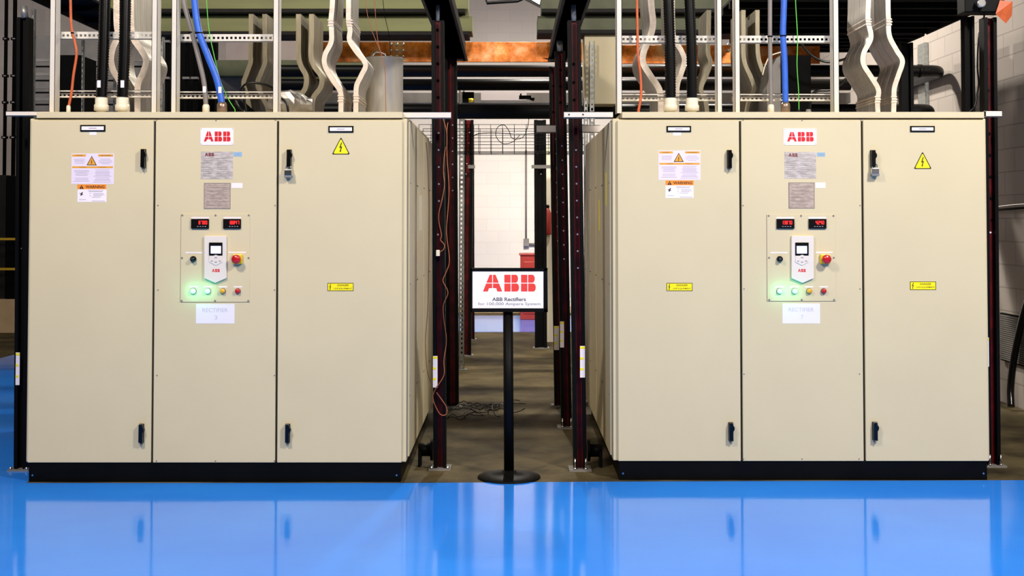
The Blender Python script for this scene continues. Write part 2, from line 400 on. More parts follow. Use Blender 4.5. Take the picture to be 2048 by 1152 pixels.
def handle(par, a, b, c, d, Y):
    m_ = MB(); p, q = P(a, b, Y), P(c, d, Y); cx = (p.x+q.x)/2; w_ = .029
    m_.box(cx-w_/2, cx+w_/2, Y-.012, Y, q.z, p.z, RUBBER)
    m_.prism([(cx-.013, q.z+.004), (cx+.013, q.z), (cx+.012, p.z-.02), (cx+.018, p.z-.03), (cx+.018, p.z-.042), (cx+.013, p.z-.05), (cx+.012, p.z-.002), (cx-.012, p.z-.002)], Y-.034, Y-.012, RUBBER)
    m_.cyl((cx, Y-.02, q.z-.014), (cx, Y, q.z-.014), .006, GALV, 8)
    return m_.build('door_handle', par, bevel=.002)
def small_tag(par, a, b, c, d, Y, m, name='tag', lines=0):
    m_ = MB(); m_.pbox(a, b, c, d, Y, .0012, m); p, q = P(a, b, Y), P(c, d, Y)
    if lines: m_.flat([(p.x+.012, (p.z+q.z)/2-.002), (q.x-.012, (p.z+q.z)/2-.002), (q.x-.012, (p.z+q.z)/2+.002), (p.x+.012, (p.z+q.z)/2+.002)], Y-.0018, TEXTG)
    return m_.build(name, par)

def cabinet(Y, xl, xr, s1, s2, el, er, depth, label, dx, num, q, sidewall):
    """xl..xr door edges (px at mid height), s1, s2 seams, el/er outer body edges"""
    def X(px): return P(px, 580, Y).x
    zt = P(1020, 238 if q else 238, Y).z; zp = P(1020, 922 if q else 925, Y).z; zl = P(1020, 224, Y).z
    cxm = (X(xl)+X(xr))/2
    root = thing('rectifier_cabinet', (cxm, Y+depth/2, 0), label, 'electrical cabinet', 'beige rectifier cabinets')
    D = .022
    m_ = MB(); m_.box(X(el), X(er), Y+.012, Y+depth, zp, zt+.004, BEIGE)
    body = m_.build('body', root, bevel=.006)
    m_ = MB(); m_.box(X(xl)+.02, X(xr)-.02, Y+D, Y+.03, zp+.01, zt-.01, DARK)
    # dark sheet behind the doors puts the shade of the gaps into colour
    m_ = MB(); m_.box(X(xl)+.004, X(xr)-.004, Y+.010, Y+.0125, zp+.004, zt-.012, DARK); m_.build('door_gap_shade', root)
    m_ = MB(); m_.box(X(xl)+.03, X(xr), Y-.005, Y+depth, zt+.006, zl, BEIGE); m_.box(X(xl)+.01, X(xr), Y+.012, Y+depth, zt-.002, zt+.006, DARK); m_.build('roof_plate', root, bevel=.002)
    m_ = MB(); m_.box(X(xl)+.005, X(xr)-.005, Y+.0, Y+depth-.02, 0, zp, BLACK)
    pl = m_.build('plinth', root, bevel=.004)
    for sx in (X(xl)+.03, X(xr)-.03):
        m_ = MB(); m_.cyl((sx, Y-.004, zp*.35), (sx, Y, zp*.35), .006, CHROME, 8); m_.build('bolt', pl)
    # side panels with folded seams
    xs = X(er) if not q else X(el); sg = 1 if not q else -1
    cuts = [.03, .12, .16, .62, .68, 1.24, 1.30, 1.86, 1.92, depth-.02]
    cuts = [.075, .70, 1.32, 1.94, depth-.02]
    for i in range(len(cuts)-1):
        m_ = MB(); a, b = Y+cuts[i]+.014, Y+cuts[i+1]-.014
        m_.box(min(xs, xs+sg*.012), max(xs, xs+sg*.012), a, b, zp+.02, zt-.01, BEIGE)
        for yy in (a+.02, b-.02):
            for zz in (zp+.4, zp+1.1, zt-.4): m_.cyl((xs+sg*.012, yy, zz), (xs+sg*.016, yy, zz), .006, GREYP, 8)
        sp = m_.build('side_panel', root, bevel=.003)
        if q and i in (0, 1):
            m2 = MB(); yy = a+.25
            z0 = (1.72, 1.55)[i]
            m2.box(min(xs+sg*.012, xs+sg*.0135), max(xs+sg*.012, xs+sg*.0135), yy, yy+.07, z0, z0+.22, YELL); m2.build('caution_label', sp)
        if not q and i == 1:
            m2 = MB(); m2.box(xs+.012, xs+.0135, a+.2, a+.42, 1.55, 1.80, IVORY); m2.build('paper_label', sp)
    for yy in (Y+.05, Y+.70, Y+1.32, Y+1.94):
        m_ = MB(); m_.box(min(xs, xs+sg*.005), max(xs, xs+sg*.005), yy-.004, yy+.004, zp+.02, zt-.01, GREYP); m_.build('panel_seam', root)
    # doors
    g = .0068
    parts = []
    for i, (a, b, n) in enumerate(((X(xl), X(s1)-g, 'door'), (X(s1)+g, X(s2)-g, 'center_panel'), (X(s2)+g, X(xr), 'door'))):
        m_ = MB(); m_.box(a, b, Y-.010, Y+.010, zp+.001, zt-.008, BEIGE)
        parts.append(m_.build(n, root, bevel=.0035))
    d1, cp, d3 = parts; F = Y-.010
    nm = ('', '')
    if not q:
        nameplate(d1, 161, 250, 211, 263, F, nm[0]); small_tag(d1, 179, 264, 193, 270, F, WHITE)
        nameplate(d3, 657, 252, 707, 265, F, nm[1])
        warning_sticker(d1, 143, 307, 228, 368, F); orange_sticker(d1, 155, 369, 213, 404, F)
        handle(d1, 283, 298, 293, 336, F); handle(d1, 279, 847, 289, 885, F); handle(d3, 574, 299, 584, 335, F); handle(d3, 571, 847, 581, 885, F)
        triangle_sign(d3, 682, 274, 309, F); danger_sticker(d3, 655, 566, 707, 582, F)
        L = dict(lp=(401, 256, 467, 290), p1=(402, 303, 466, 358), bt=(467, 304, 484, 313), p2=(408, 366, 461, 418), wt=(463, 366, 485, 376), pn=(362, 428, 500, 604),
                 d=((383, '8700'), (447, '18847')), k=410, kn=(387, 518), ks=(371, 405), es=(473, 477), est=(457, 492), lm=(387, 416, 446, 476), pp=(392, 608, 469, 647), n='3')
        scr = [(313, 240), (551, 240), (316, 411), (550, 411), (314, 751), (549, 751), (432, 241), (316, 580), (549, 580), (313, 922), (431, 922), (549, 922)]
    else:
        nameplate(d1, 1333, 252, 1382, 264, F, nm[0]); small_tag(d1, 1346, 265, 1362, 271, F, WHITE)
        nameplate(d3, 1820, 252, 1869, 264, F, nm[1])
        warning_sticker(d1, 1317, 301, 1401, 360, F); orange_sticker(d1, 1331, 361, 1387, 396, F)
        handle(d1, 1453, 300, 1463, 337, F); handle(d1, 1456, 844, 1466, 881, F); handle(d3, 1740, 300, 1749, 335, F); handle(d3, 1744, 843, 1753, 880, F)
        triangle_sign(d3, 1845, 303, 338, F); danger_sticker(d1, 1333, 566, 1385, 582, F); danger_sticker(d3, 1820, 563, 1872, 580, F)
        L = dict(lp=(1567, 257, 1633, 290), p1=(1569, 304, 1632, 357), bt=(1634, 305, 1650, 313), p2=(1577, 365, 1629, 417), wt=(1631, 365, 1651, 376), pn=(1534, 429, 1671, 602),
                 d=((1553, '13870'), (1617, '4240')), k=1582, kn=(1559, 518), ks=(1541, 1575), es=(1649, 1648), est=(1632, 1665), lm=(1559, 1589, 1618, 1647), pp=(1565, 607, 1640, 647), n='7')
        scr = [(1486, 240), (1722, 240), (1486, 411), (1720, 411), (1488, 748), (1719, 748), (1604, 241), (1488, 578), (1720, 578), (1487, 918), (1604, 918), (1718, 918)]
    for a, b in scr:
        c = P(a, b, F); m_ = MB(); m_.cyl((c.x, F-.002, c.z), (c.x, F+.002, c.z), .0045, GREYP, 8); m_.build('screw', cp)
    a, b, c, d = L['lp']; m_ = MB(); m_.pbox(a, b, c, d, F, .002, WHITE); p, r_ = P(a, b, F), P(c, d, F)
    logo(m_, p.x+.022, r_.z+.022, r_.x-.018, p.z-.022, F-.0026, REDL)
    for xx in (p.x+.006, r_.x-.006):
        for zz in (p.z-.006, r_.z+.006): m_.cyl((xx, F-.004, zz), (xx, F-.002, zz), .0022, GREYP, 8)
    m_.build('logo_plate', cp)['label'] = 'white plate with red ABB letters'
    a, b, c, d = L['p1']; m_ = MB(); m_.pbox(a, b, c, d, F, .0015, PLATE1); p, r_ = P(a, b, F), P(c, d, F)
    logo(m_, p.x+.025, p.z-.030, p.x+.082, p.z-.008, F-.002, mat('dark_red_print', (120, 40, 44), .5))
    for k in range(9):
        zz = p.z-.045-k*.0135; m_.flat([(p.x+.012, zz), (p.x+.055+.03*((k*7) % 3)/3, zz), (p.x+.055+.03*((k*7) % 3)/3, zz+.002), (p.x+.012, zz+.002)], F-.002, GREYP)
        m_.flat([(p.x+.10, zz), (p.x+.15+.03*((k*5) % 3)/3, zz), (p.x+.15+.03*((k*5) % 3)/3, zz+.002), (p.x+.10, zz+.002)], F-.002, GREYP)
    m_.build('rating_plate', cp)
    small_tag(cp, *L['bt'], F, BLUET, 'tag', 1)
    a, b, c, d = L['p2']; m_ = MB(); m_.pbox(a, b, c, d, F, .0015, GREYP); p, r_ = P(a, b, F), P(c, d, F); e = .004
    m_.flat([(p.x+e, r_.z+e), (r_.x-e, r_.z+e), (r_.x-e, p.z-e), (p.x+e, p.z-e)], F-.002, PLATE2)
    for k in range(6):
        zz = p.z-.03-k*.022; m_.flat([(p.x+.015, zz), (r_.x-.02-.01*(k % 3), zz), (r_.x-.02-.01*(k % 3), zz+.002), (p.x+.015, zz+.002)], F-.0024, GREYP)
    m_.build('rating_plate', cp)
    small_tag(cp, *L['wt'], F, WHITE)
    a, b, c, d = L['pp']; m_ = MB(); m_.pbox(a, b, c, d, F, .0012, PAPER); p, r_ = P(a, b, F), P(c, d, F); xm = (p.x+r_.x)/2
    m_.text('RECTIFIER', xm, p.z-.038, .024, .158, F-.0018, FAINT); m_.text(L['n'], xm+.005, p.z-.084, .026, .016, F-.0018, FAINT)
    m_.build('paper_notice', cp)
    # control panel
    a, b, c, d = L['pn']; m_ = MB(); m_.pbox(a, b, c, d, F, .004, BEIGE); p, r_ = P(a, b, F), P(c, d, F)
    for xx in (p.x+.010, (p.x+r_.x)/2, r_.x-.010):
        for zz in (p.z-.008, (p.z+r_.z)/2, r_.z+.008):
            if abs(xx-(p.x+r_.x)/2) < .01 and abs(zz-(p.z+r_.z)/2) < .01: continue
            m_.cyl((xx, F-.007, zz), (xx, F-.004, zz), .006, GREYP, 8)
    m_.pbox(a-.8, b, a, d, F, .001, GREYP); m_.pbox(a, d, c, d+.8, F, .001, GREYP)
    pan = m_.build('control_panel', root, bevel=0.001); F2 = F-.004
    for x0, s_ in L['d']:
        m_ = MB(); m_.pbox(x0, 438, x0+35, 457, F2, .012, BLACK); p, r_ = P(x0, 438, F2-.012), P(x0+35, 457, F2-.012)
        wd = .0115*len(s_)+.004
        digits(m_, s_, r_.x-.012-wd*1.05, r_.x-.008, r_.z+.026, r_.z+.048, F2-.0125, E_RED)
        for k in range(4): m_.flat([(p.x+.035+k*.016, r_.z+.011), (p.x+.044+k*.016, r_.z+.011), (p.x+.044+k*.016, r_.z+.015), (p.x+.035+k*.016, r_.z+.015)], F2-.0125, TEXTG)
        m_.build('digital_meter', pan, bevel=0); small_tag(pan, x0, 434, x0+35, 437.6, F2, WHITE)
    k = L['k']; m_ = MB(); m_.ppoly([(k, 472), (k+44, 472), (k+44, 556), (k+22, 565.5), (k, 556)], F2, F2-.018, F2, KEYP)
    f3 = F2-.018
    m_.ppoly([(k+8.5, 485), (k+35, 485), (k+35, 511), (k+27, 511), (k+22, 509), (k+17, 511), (k+8.5, 511)], f3, f3-.006, f3, BLACK)
    m_.ppoly([(k+8.5, 511.5), (k+17, 511.5), (k+22, 509.5), (k+27, 511.5), (k+35, 511.5), (k+35, 524), (k+22, 531), (k+8.5, 524)], f3, f3-.004, f3, KEYP)
    for ax, ay, w_ in ((14, 522, 2), (22, 515, 2.4), (22, 524, 2.4), (30, 522, 2)): m_.ppoly([(k+ax-w_, ay-1), (k+ax+w_, ay-1), (k+ax+w_, ay+1), (k+ax-w_, ay+1)], f3, f3-.006, f3-.004, TEXTG)
    p, r_ = P(k+14, 538, f3), P(k+29.5, 544, f3); logo(m_, p.x, r_.z, r_.x, p.z, f3-.0005, REDL)
    kp = m_.build('keypad', pan, bevel=.0012)
    m_ = MB(); m_.pbox(k+11.5, 492, k+32, 507, f3-.006, .0006, E_SCR)
    sc = m_.build('screen', pan); sc['label'] = 'lit pale blue screen'
    m_ = MB(); c = P(*L['kn'], F2); m_.lathe((c.x, F2, c.z), [(.019, 0), (.019, .012), (.015, .014), (.013, .03), (.0, .031)], RUBBER, 18, 'y'); m_.cyl((c.x-.002, F2-.034, c.z+.002), (c.x-.002, F2-.03, c.z+.002), .0075, CHROME, 12)
    m_.build('selector_knob', pan)
    a, b = L['ks']; small_tag(pan, a, 504, b, 506.6, F2, WHITE); a, b = L['est']; small_tag(pan, a, 503.5, b, 506.3, F2, WHITE)
    m_ = MB(); c = P(L['es'][0]+(0 if q else 3), 518, F2); m_.box(c.x-.031, c.x+.031, F2-.022, F2, c.z-.031, c.z+.031, YELP); yb = m_.build('emergency_stop', pan, bevel=.006); yb['label'] = 'yellow box with red mushroom button'
    c2 = Vector((c.x, F2, c.z))
    m_ = MB(); m_.lathe((c2.x, F2-.02, c2.z), [(.016, 0), (.016, .018), (.028, .022), (.029, .036), (.022, .043), (.0, .045)], REDK, 20, 'y'); o = m_.build('stop_button', pan); o['label'] = 'red mushroom push button'
    for i, (lx, m2) in enumerate(zip(L['lm'], (E_GRN, E_GRN, AMBL, REDK))):
        c = P(lx, 582, F2); m_ = MB(); m_.lathe((c.x, F2, c.z), [(.0185, 0), (.0185, .006), (.0165, .008)], GREYP, 18, 'y')
        m_.lathe((c.x, F2-.007, c.z), [(.0160, 0), (.0155, .010), (.010, .015), (0, .0165)], m2, 18, 'y')
        o = m_.build('indicator_lamp', pan); o['label'] = ('lit green lamp', 'lit green lamp', 'amber lamp', 'red lamp')[i]
        if i < 2:
            gl = bpy.data.lights.new('indicator_glow', 'POINT'); gl.energy = (.20, .12)[i]; gl.color = (.05, 1, .62); gl.shadow_soft_size = .010  # point light added ahead of the lens to spread its green glow
            go = bpy.data.objects.new('indicator_glow', gl); COL.objects.link(go); go.location = (c.x, F2-.036, c.z)
        small_tag(pan, lx-8.5, 572.5, lx+8.5, 575, F2, WHITE)
    return root
YR = G(1600, 960).y
cabinet(YF, 60, 804, 307.5, 554.5, 54.5, 813, 2.5, 'wide beige rectifier cabinet left of the black sign stand, dotted paper numbered 3', 0, 3, False, None)
cabinet(YR, 1235.5, 1972, 1481.5, 1726, 1226, 1977, 2.6, 'wide beige rectifier cabinet right of the black sign stand, with two danger stickers', 0, 7, True, None)

def padlock(cx, top, Y, label):
    c = P(cx, top, Y); root = thing('padlock', (c.x, Y-.03, c.z-.075), label, 'padlock', None)
    m_ = MB(); m_.box(c.x-.023, c.x+.023, Y-.042, Y-.012, c.z-.062, c.z-.024, CHROME); m_.prism([(c.x-.027, c.z-.062), (c.x+.027, c.z-.062), (c.x+.022, c.z-.075), (c.x-.022, c.z-.075)], Y-.044, Y-.010, GREYP)
    m_.build('lock_body', root, bevel=.003)
    pts = [(c.x-.015, Y-.027, c.z-.03)]+[(c.x-.015*math.cos(t), Y-.027, c.z-.012+.016*math.sin(t)) for t in [math.pi*k/8 for k in range(9)]]+[(c.x+.015, Y-.027, c.z-.03)]
    MB().tube(pts, .0038, CHROME, 8).build('shackle', root)
padlock(578.5, 332, YF-.012, 'silver laminated padlock hanging on the left cabinet handle')
padlock(1747, 329, YR-.012, 'silver laminated padlock hanging on the right cabinet handle')

# pipe stubs beside the plinths
def stub(c, sg, label):
    root = thing('flanged_pipe', (c.x, c.y, 0), label, 'pipe')
    m_ = MB(); m_.cyl((c.x, c.y, c.z), (c.x-sg*.08, c.y, c.z), .043, BLACK, 18); m_.box(min(c.x-sg*.02, c.x), max(c.x-sg*.02, c.x), c.y-.05, c.y+.05, 0, c.z, BLACK); m_.build('pipe', root)
    MB().cyl((c.x-sg*.08, c.y, c.z), (c.x-sg*.096, c.y, c.z), .072, BLACK, 20).build('flange', root)
stub(Vector((P(1226, 580, YR).x-.04, YR+.42, .105)), 1, 'short black flanged pipe at the foot of the right cabinet')
stub(Vector((P(813, 580, YF).x+.04, YF+.5, .105)), -1, 'short black flanged pipe at the foot of the left cabinet')

# long rails lying across the cabinet tops
def rail(a, b, c, d, Y, label, holes=()):
    p, q = P(a, b, Y), P(c, d, Y); t = .004
    m_ = MB(); m_.box(p.x, q.x, Y, Y+t, q.z, p.z, RAIL); m_.box(p.x, q.x, Y, Y+.04, p.z-t, p.z, RAIL); m_.box(p.x, q.x, Y, Y+.04, q.z, q.z+t, RAIL)
    for h in holes:
        c_ = P(h, (b+d)/2, Y); m_.cyl((c_.x, Y-.001, c_.z), (c_.x, Y+.001, c_.z), .006, INK, 10)
    o = m_.build('support_rail', None, loc=((p.x+q.x)/2, Y, q.z)); tag(o, label, 'rail', 'white rails on the cabinets'); return o
rail(12, 222, 98, 232, YF+.07, 'white rail end sticking out left of the left cabinet')
rail(806, 223.5, 902, 236.5, YF+.09, 'white rail end sticking out right of the left cabinet')
rail(1128, 223, 1226, 235.5, YR+.08, 'white rail end with two holes, left of the right cabinet', (1138, 1166))
rail(1972, 221, 2004, 233.5, YR+.06, 'white rail end sticking out right of the right cabinet')
rail(1073, 250, 1200, 265, 9.9, 'white crossbar between the dark posts behind the right cabinet corner')

# ---------------------------------------------------------------- upright frames with perforated rails
def perf(m_, x0, x1, z0, z1, y, m, pitch=.028, hole=.015, t=.003):
    zc = (z0+z1)/2; h = hole/2
    m_.box(x0, x1, y, y+t, zc+h, z1, m); m_.box(x0, x1, y, y+t, z0, zc-h, m)
    n = int((x1-x0)/pitch); xx = x0
    for i in range(n+1):
        a = x0+i*pitch; m_.box(a, min(a+pitch-hole, x1), y, y+t, zc-h, zc+h, m)
def frame(Y, u1, u2, r1, r2, label, ztop=4.4, base=224):
    """u = (left px, right px) of each upright at y=120; r = (top,bottom) px of each rail"""
    zb = roof(-1 if u1[0] < 1000 else 1); root = thing('support_rack', (P((u1[0]+u2[1])/2, 120, Y).x, Y, zb), label, 'support rack', 'upright racks on the cabinets')
    for a, b in (u1, u2):
        x0, x1 = P(a, 120, Y).x, P(b, 120, Y).x; t = .003; m_ = MB()
        m_.box(x0, x1, Y, Y+t, zb, ztop, STRUTM); m_.box(x0, x0+t, Y, Y+.085, zb, ztop, STRUTM); m_.box(x1-t, x1, Y, Y+.085, zb, ztop, STRUTM)
        m_.build('upright', root)
    xa, xb = P(u1[1], 120, Y).x, P(u2[0], 120, Y).x
    for i, (b, d) in enumerate((r1, r2)):
        z1, z0 = P(1020, b, Y).z, P(1020, d, Y).z; m_ = MB()
        if i == 0:
            perf(m_, xa-.03, xb+.03, z0, z1, Y+.09, STRUTM); m_.box(xa-.03, xb+.03, Y+.09, Y+.12, z0, z0+.003, STRUTM)
        else:
            xa -= .03; xb += .03; Y0 = Y+.088
            m_.box(xa, xb, Y0, Y0+.004, z1-.010, z1, STRUTM); perf(m_, xa, xb, z0, z0+.032, Y0+.033, STRUTM); m_.box(xa, xb, Y0+.004, Y0+.036, z0, z0+.003, STRUTM)
            m_.box(xa, xb, Y0, Y0+.004, z0, z0+.009, STRUTM); m_.box(xa, xb, Y0, Y0+.036, z1-.003, z1, STRUTM)
        m_.build('perforated_rail', root)
frame(YF+.10, (99, 110), (303, 314), (59, 74), (177, 192), 'beige upright frame with perforated rails around the two left black conduits')
frame(YF+.10, (342.5, 353), (546, 557), (64, 79), (179, 194), 'beige upright frame with perforated rails behind the left blue cable')
frame(YR+.10, (1233, 1244), (1434, 1444), (67, 82), (184, 199), 'beige upright frame with perforated rails around the two right black conduits')
frame(YR+.10, (1470, 1480), (1667, 1678), (67, 82), (184, 199), 'beige upright frame with perforated rails behind the right blue cable')

# ---------------------------------------------------------------- cables and conduits
def conduit(pts, Y, r, label, gl=.046):
    base = P(pts[-1][0], 223, Y); base.z = roof(base.x); root = thing('corrugated_conduit', (base.x, Y, base.z), label, 'conduit', 'black corrugated conduits')
    path = smoothpath([P(a, b, Y) for a, b in pts], 40); n = len(path); m_ = MB()
    # equal rings
    rr = []; seg = []
    tot = sum((path[i+1]-path[i]).length for i in range(n-1)); step = .0085; d = 0; i = 0
    L_ = [0]
    for k in range(n-1): L_.append(L_[-1]+(path[k+1]-path[k]).length)
    k = 0; s_ = 0; cnt = 0
    while s_ < tot:
        while L_[k+1] < s_: k += 1
        t = (s_-L_[k])/(L_[k+1]-L_[k]); seg.append(path[k].lerp(path[k+1], t)); rr.append(r if cnt % 2 else r*.86); cnt += 1; s_ += step
    m_.tube(seg, rr, RUBBER, 18); m_.build('conduit', root)
    e = P(pts[-1][0], pts[-1][1], Y); h = e.z-base.z; m_ = MB()
    m_.lathe((e.x, Y, base.z), [(gl*.62, 0), (gl*.62, h*.18), (gl, h*.2), (gl, h*.55), (gl*.86, h*.6), (gl*.86, h*.98), (gl*.8, h*1.02)], IVORY, 12)
    m_.build('cable_gland', root)
    if pts[0][0] < 1000:
        c = P(pts[-1][0]-(5 if pts[-1][0] < 220 else 0), 168, Y-r); m_ = MB(); m_.box(c.x-.011, c.x+.011, Y-r-.0035, Y-r, c.z-.023, c.z+.023, WHITE); m_.build('cable_tag', root)
conduit([(212, -80), (210, 0), (207, 100), (203, 196)], YF+.14, .037, 'ribbed black conduit beside the left orange cable')
conduit([(253, -80), (251, 0), (249, 100), (245, 196)], YF+.14, .037, 'ribbed black conduit with white tag, second from the left orange cable')
conduit([(1335, -80), (1337, 0), (1340, 100), (1341, 197)], YR+.14, .036, 'ribbed black conduit nearest the right orange cable')
conduit([(1377, -80), (1379, 0), (1383, 100), (1384, 197)], YR+.14, .036, 'ribbed black conduit second from the right orange cable')
def cable(name, pts, Y, r, m, label, gland=None, gm=IVORY, extra=None, tagp=None):
    base = P(pts[-1][0], 223, Y); rz = roof(base.x); onroof = abs(P(pts[-1][0], pts[-1][1], Y).z-rz) < .2 and Y < 9.8 and pts[-1][1] > 190
    if onroof: base.z = rz
    path = smoothpath([P(a, b, Y+(c[0] if c else 0)) for a, b, *c in pts], 8)
    if onroof and not gland:
        path = [p for p in path if p.z > rz+.012] + [Vector((path[-1].x, Y, rz))]
    root = thing(name, (base.x, Y, base.z), label, 'cable')
    MB().tube(path, r, m, 12).build('cable', root)
    if gland:
        e = P(pts[-1][0], pts[-1][1], Y); h = e.z-base.z+.01; m_ = MB()
        m_.lathe((e.x, Y, base.z), [(gland*.8, 0), (gland*.8, h*.15), (gland, h*.2), (gland, h*.8), (gland*.75, h)], gm, 8); m_.build('cable_gland', root)
    if tagp:
        for k, (a, b) in enumerate(tagp):
            c = P(a, b, Y-r); MB().box(c.x-.010, c.x+.010, Y-r-.004, Y-r, c.z-.02, c.z+.02, WHITE).build('cable_tag', root)
YC, YCR = YF+.15, YR+.15
cable('orange_cable', [(140, -70), (141, 0), (143, 55), (150, 85), (153, 110), (147, 150), (143, 185), (137, 214)], YC-.02, .0085, ORC, 'thin orange cable left of the black conduits on the left cabinet', .014)
cable('grey_cable', [(362, -70), (367, 0), (383, 60), (398, 120), (408, 165), (412, 212)], YC-.02, .0155, GRC, 'grey cable leaning beside the left blue cable', .023, IVORY, tagp=[(409, 179)])
cable('blue_cable', [(386, -70), (389, 0), (397, 60), (415, 110), (434, 160), (444, 208)], YC-.05, .0215, BLC, 'thick blue cable curving down to the left cabinet', .033, BRASS, tagp=[(440, 180)])
cable('green_wire', [(410, -70), (413, 0), (418, 60), (428, 110), (440, 160), (455, 195), (470, 219)], YC+.0, .0028, GNC, 'thin green wire beside the left blue cable')
cable('orange_cable', [(1274, -70), (1274, 0), (1275, 60), (1276, 110), (1281, 150), (1282, 190), (1277, 221)], YCR-.02, .0085, ORC, 'thin orange cable left of the black conduits on the right cabinet')
cable('grey_cable', [(1540, -70), (1540, 0), (1540, 75), (1541, 140), (1542, 212)], YCR-.02, .014, GRC, 'straight grey cable beside the right blue cable', .021, IVORY)
cable('blue_cable', [(1567, -70), (1568, 0), (1566, 70), (1569, 120), (1571, 208)], YCR-.03, .0200, BLC, 'thick blue cable dropping straight to the right cabinet', .030, BRASS)
cable('green_wire', [(1590, -70), (1591, 0), (1595, 75), (1594, 130), (1597, 180), (1598, 222)], YCR+.0, .0030, GNC, 'thin green wire beside the right blue cable', .008, RUBBER, tagp=None)
cable('black_cable', [(470, 210), (478, 196), (484, 175), (500, 166), (525, 168), (545, 176), (556, 192), (572, 205), (576, 220)], YC+.46, .008, RUBBER, 'thin black cable arching over the left cabinet top')
cable('black_cable', [(488, 175), (489, 200), (492, 222)], YC+.45, .009, RUBBER, 'short black cable standing behind the left lower perforated rail')
cable('black_cable', [(470, 200), (478, 214), (488, 222)], YC+.41, .007, RUBBER, 'short black cable sloping to the left cabinet top')
cable('black_cable', [(1600, 82), (1612, 100), (1628, 114), (1655, 124), (1690, 118), (1702, 108)], YCR+.8, .009, RUBBER, 'black cable sagging before the right end of the copper bar')
cable('black_cable', [(1620, 222), (1622, 196), (1634, 182), (1660, 180), (1680, 170), (1692, 158)], YCR+.5, .010, RUBBER, 'black cable rising behind the right perforated frame')
# cable ties
for (a, b, Y, r, lb) in ((382, 65, YC-.02, .018, 'black tie around the left grey cable'), (398, 66, YC-.05, .0245, 'black tie around the left blue cable'), (1540, 73, YCR-.02, .017, 'black tie around the right grey cable'), (1566, 72, YCR-.03, .0225, 'black tie around the right blue cable'), (145, 66, YC-.02, .011, 'black tie around the left orange cable')):
    c = P(a, b, Y); m_ = MB(); m_.lathe((c.x, c.y, c.z-.004), [(r, 0), (r+.001, .002), (r, .008)], SOOT, 16); tag(m_.build('cable_tie', None, loc=c), lb, 'cable tie', 'black cable ties')
# small black glands and bits on the tops
def plug(px, Y, lb, r=.018, h=.03, m=GREYP):
    c = P(px, 223, Y); c.z = roof(c.x); m_ = MB(); m_.lathe((c.x, Y, c.z), [(r, 0), (r, h*.6), (r*.7, h), (0, h)], m, 8); tag(m_.build('cable_gland', None, loc=c), lb, 'gland')
plug(1617, YCR, 'small grey hexagonal gland right of the right green wire')

# ---------------------------------------------------------------- aluminium flexible bus straps
def strap(path, Y, depth, th, label, c1=None, c2=None, ztop=None):
    pts = smoothpath([P(a, b, Y) for a, b in path], 6); t = th/2; Lf = []; Rt = []
    zr = roof(pts[-1].x)+.001; pts = [p for p in pts if p.z > zr+.01]; pts.append(Vector((pts[-1].x, Y, zr)))
    for i, p in enumerate(pts):
        d = (pts[min(i+1, len(pts)-1)]-pts[max(i-1, 0)]); n = Vector((-d.z, 0, d.x)).normalized() if i < len(pts)-1 else Vector((1, 0, 0))
        Lf.append((p.x+n.x*t, p.z+n.z*t)); Rt.append((p.x-n.x*t, p.z-n.z*t))
    base = P(path[-1][0], path[-1][1], Y); root = thing('bus_strap', (base.x, Y+depth/2, base.z), label, 'busbar', 'bent aluminium bus straps')
    m_ = MB(); k = len(pts)
    vs = []; fs = []; fe = []
    NL = 3                                          # laminations side by side across the depth
    for li in range(NL):
        y0 = Y+depth*li/NL; y1 = Y+depth*(li+1)/NL-.006; b0 = len(vs)
        for (a, b) in zip(Lf, Rt): vs += [(a[0], y0, a[1]), (b[0], y0, b[1]), (b[0], y1, b[1]), (a[0], y1, a[1])]
        for i in range(k-1):
            o_ = b0+4*i
            for j in range(4):
                (fe if j == 0 else fs).append((o_+j, o_+(j+1) % 4, o_+4+(j+1) % 4, o_+4+j))
        fs.append((b0, b0+1, b0+2, b0+3)); q_ = b0+4*(k-1); fs.append((q_, q_+1, q_+2, q_+3))
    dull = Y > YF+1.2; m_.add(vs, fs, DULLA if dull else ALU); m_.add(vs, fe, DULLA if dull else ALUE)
    o = m_.build('strap', root)
    for cc in (c1, c2):
        if cc:
            c = P(cc[0], cc[1], Y); m_ = MB()
            for k2 in range(3):
                hh = .012; zz = c.z-.02+k2*.018; x_ = c.x+(.003 if k2 == 1 else 0)
                m_.box(x_-t-.004, x_+t+.004, Y-.004, Y+depth, zz, zz+hh, ALUE)
            m_.build('weld_collar', root, bevel=.003)
Y1 = YF+.55
strap([(665, -80), (665, 0), (662, 40), (663, 62), (662, 85), (650, 110), (650, 132), (664, 158), (680, 182), (682, 205), (681, 240)], Y1, .42, .033, 'bent silver bus strap bulging left beside the metal canister', (661, 47), (681, 198))
strap([(697, -80), (697, 0), (697, 40), (700, 60), (699, 80), (712, 102), (731, 128), (722, 152), (713, 172), (712, 200), (711, 240)], Y1, .42, .033, 'bent silver bus strap touching the metal canister, bulging right', (699, 47), (712, 198))
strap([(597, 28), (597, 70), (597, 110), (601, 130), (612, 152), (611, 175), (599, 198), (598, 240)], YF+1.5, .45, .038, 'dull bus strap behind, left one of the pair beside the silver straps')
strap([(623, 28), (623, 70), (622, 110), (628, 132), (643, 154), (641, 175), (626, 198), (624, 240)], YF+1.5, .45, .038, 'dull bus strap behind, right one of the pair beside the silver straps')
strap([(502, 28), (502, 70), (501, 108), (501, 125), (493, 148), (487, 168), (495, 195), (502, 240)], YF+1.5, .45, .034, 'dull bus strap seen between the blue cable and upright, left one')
strap([(529, 28), (530, 70), (530, 108), (530, 125), (521, 148), (515, 168), (525, 195), (535, 215), (537, 240)], YF+1.5, .45, .034, 'dull bus strap close left of the fourth upright')
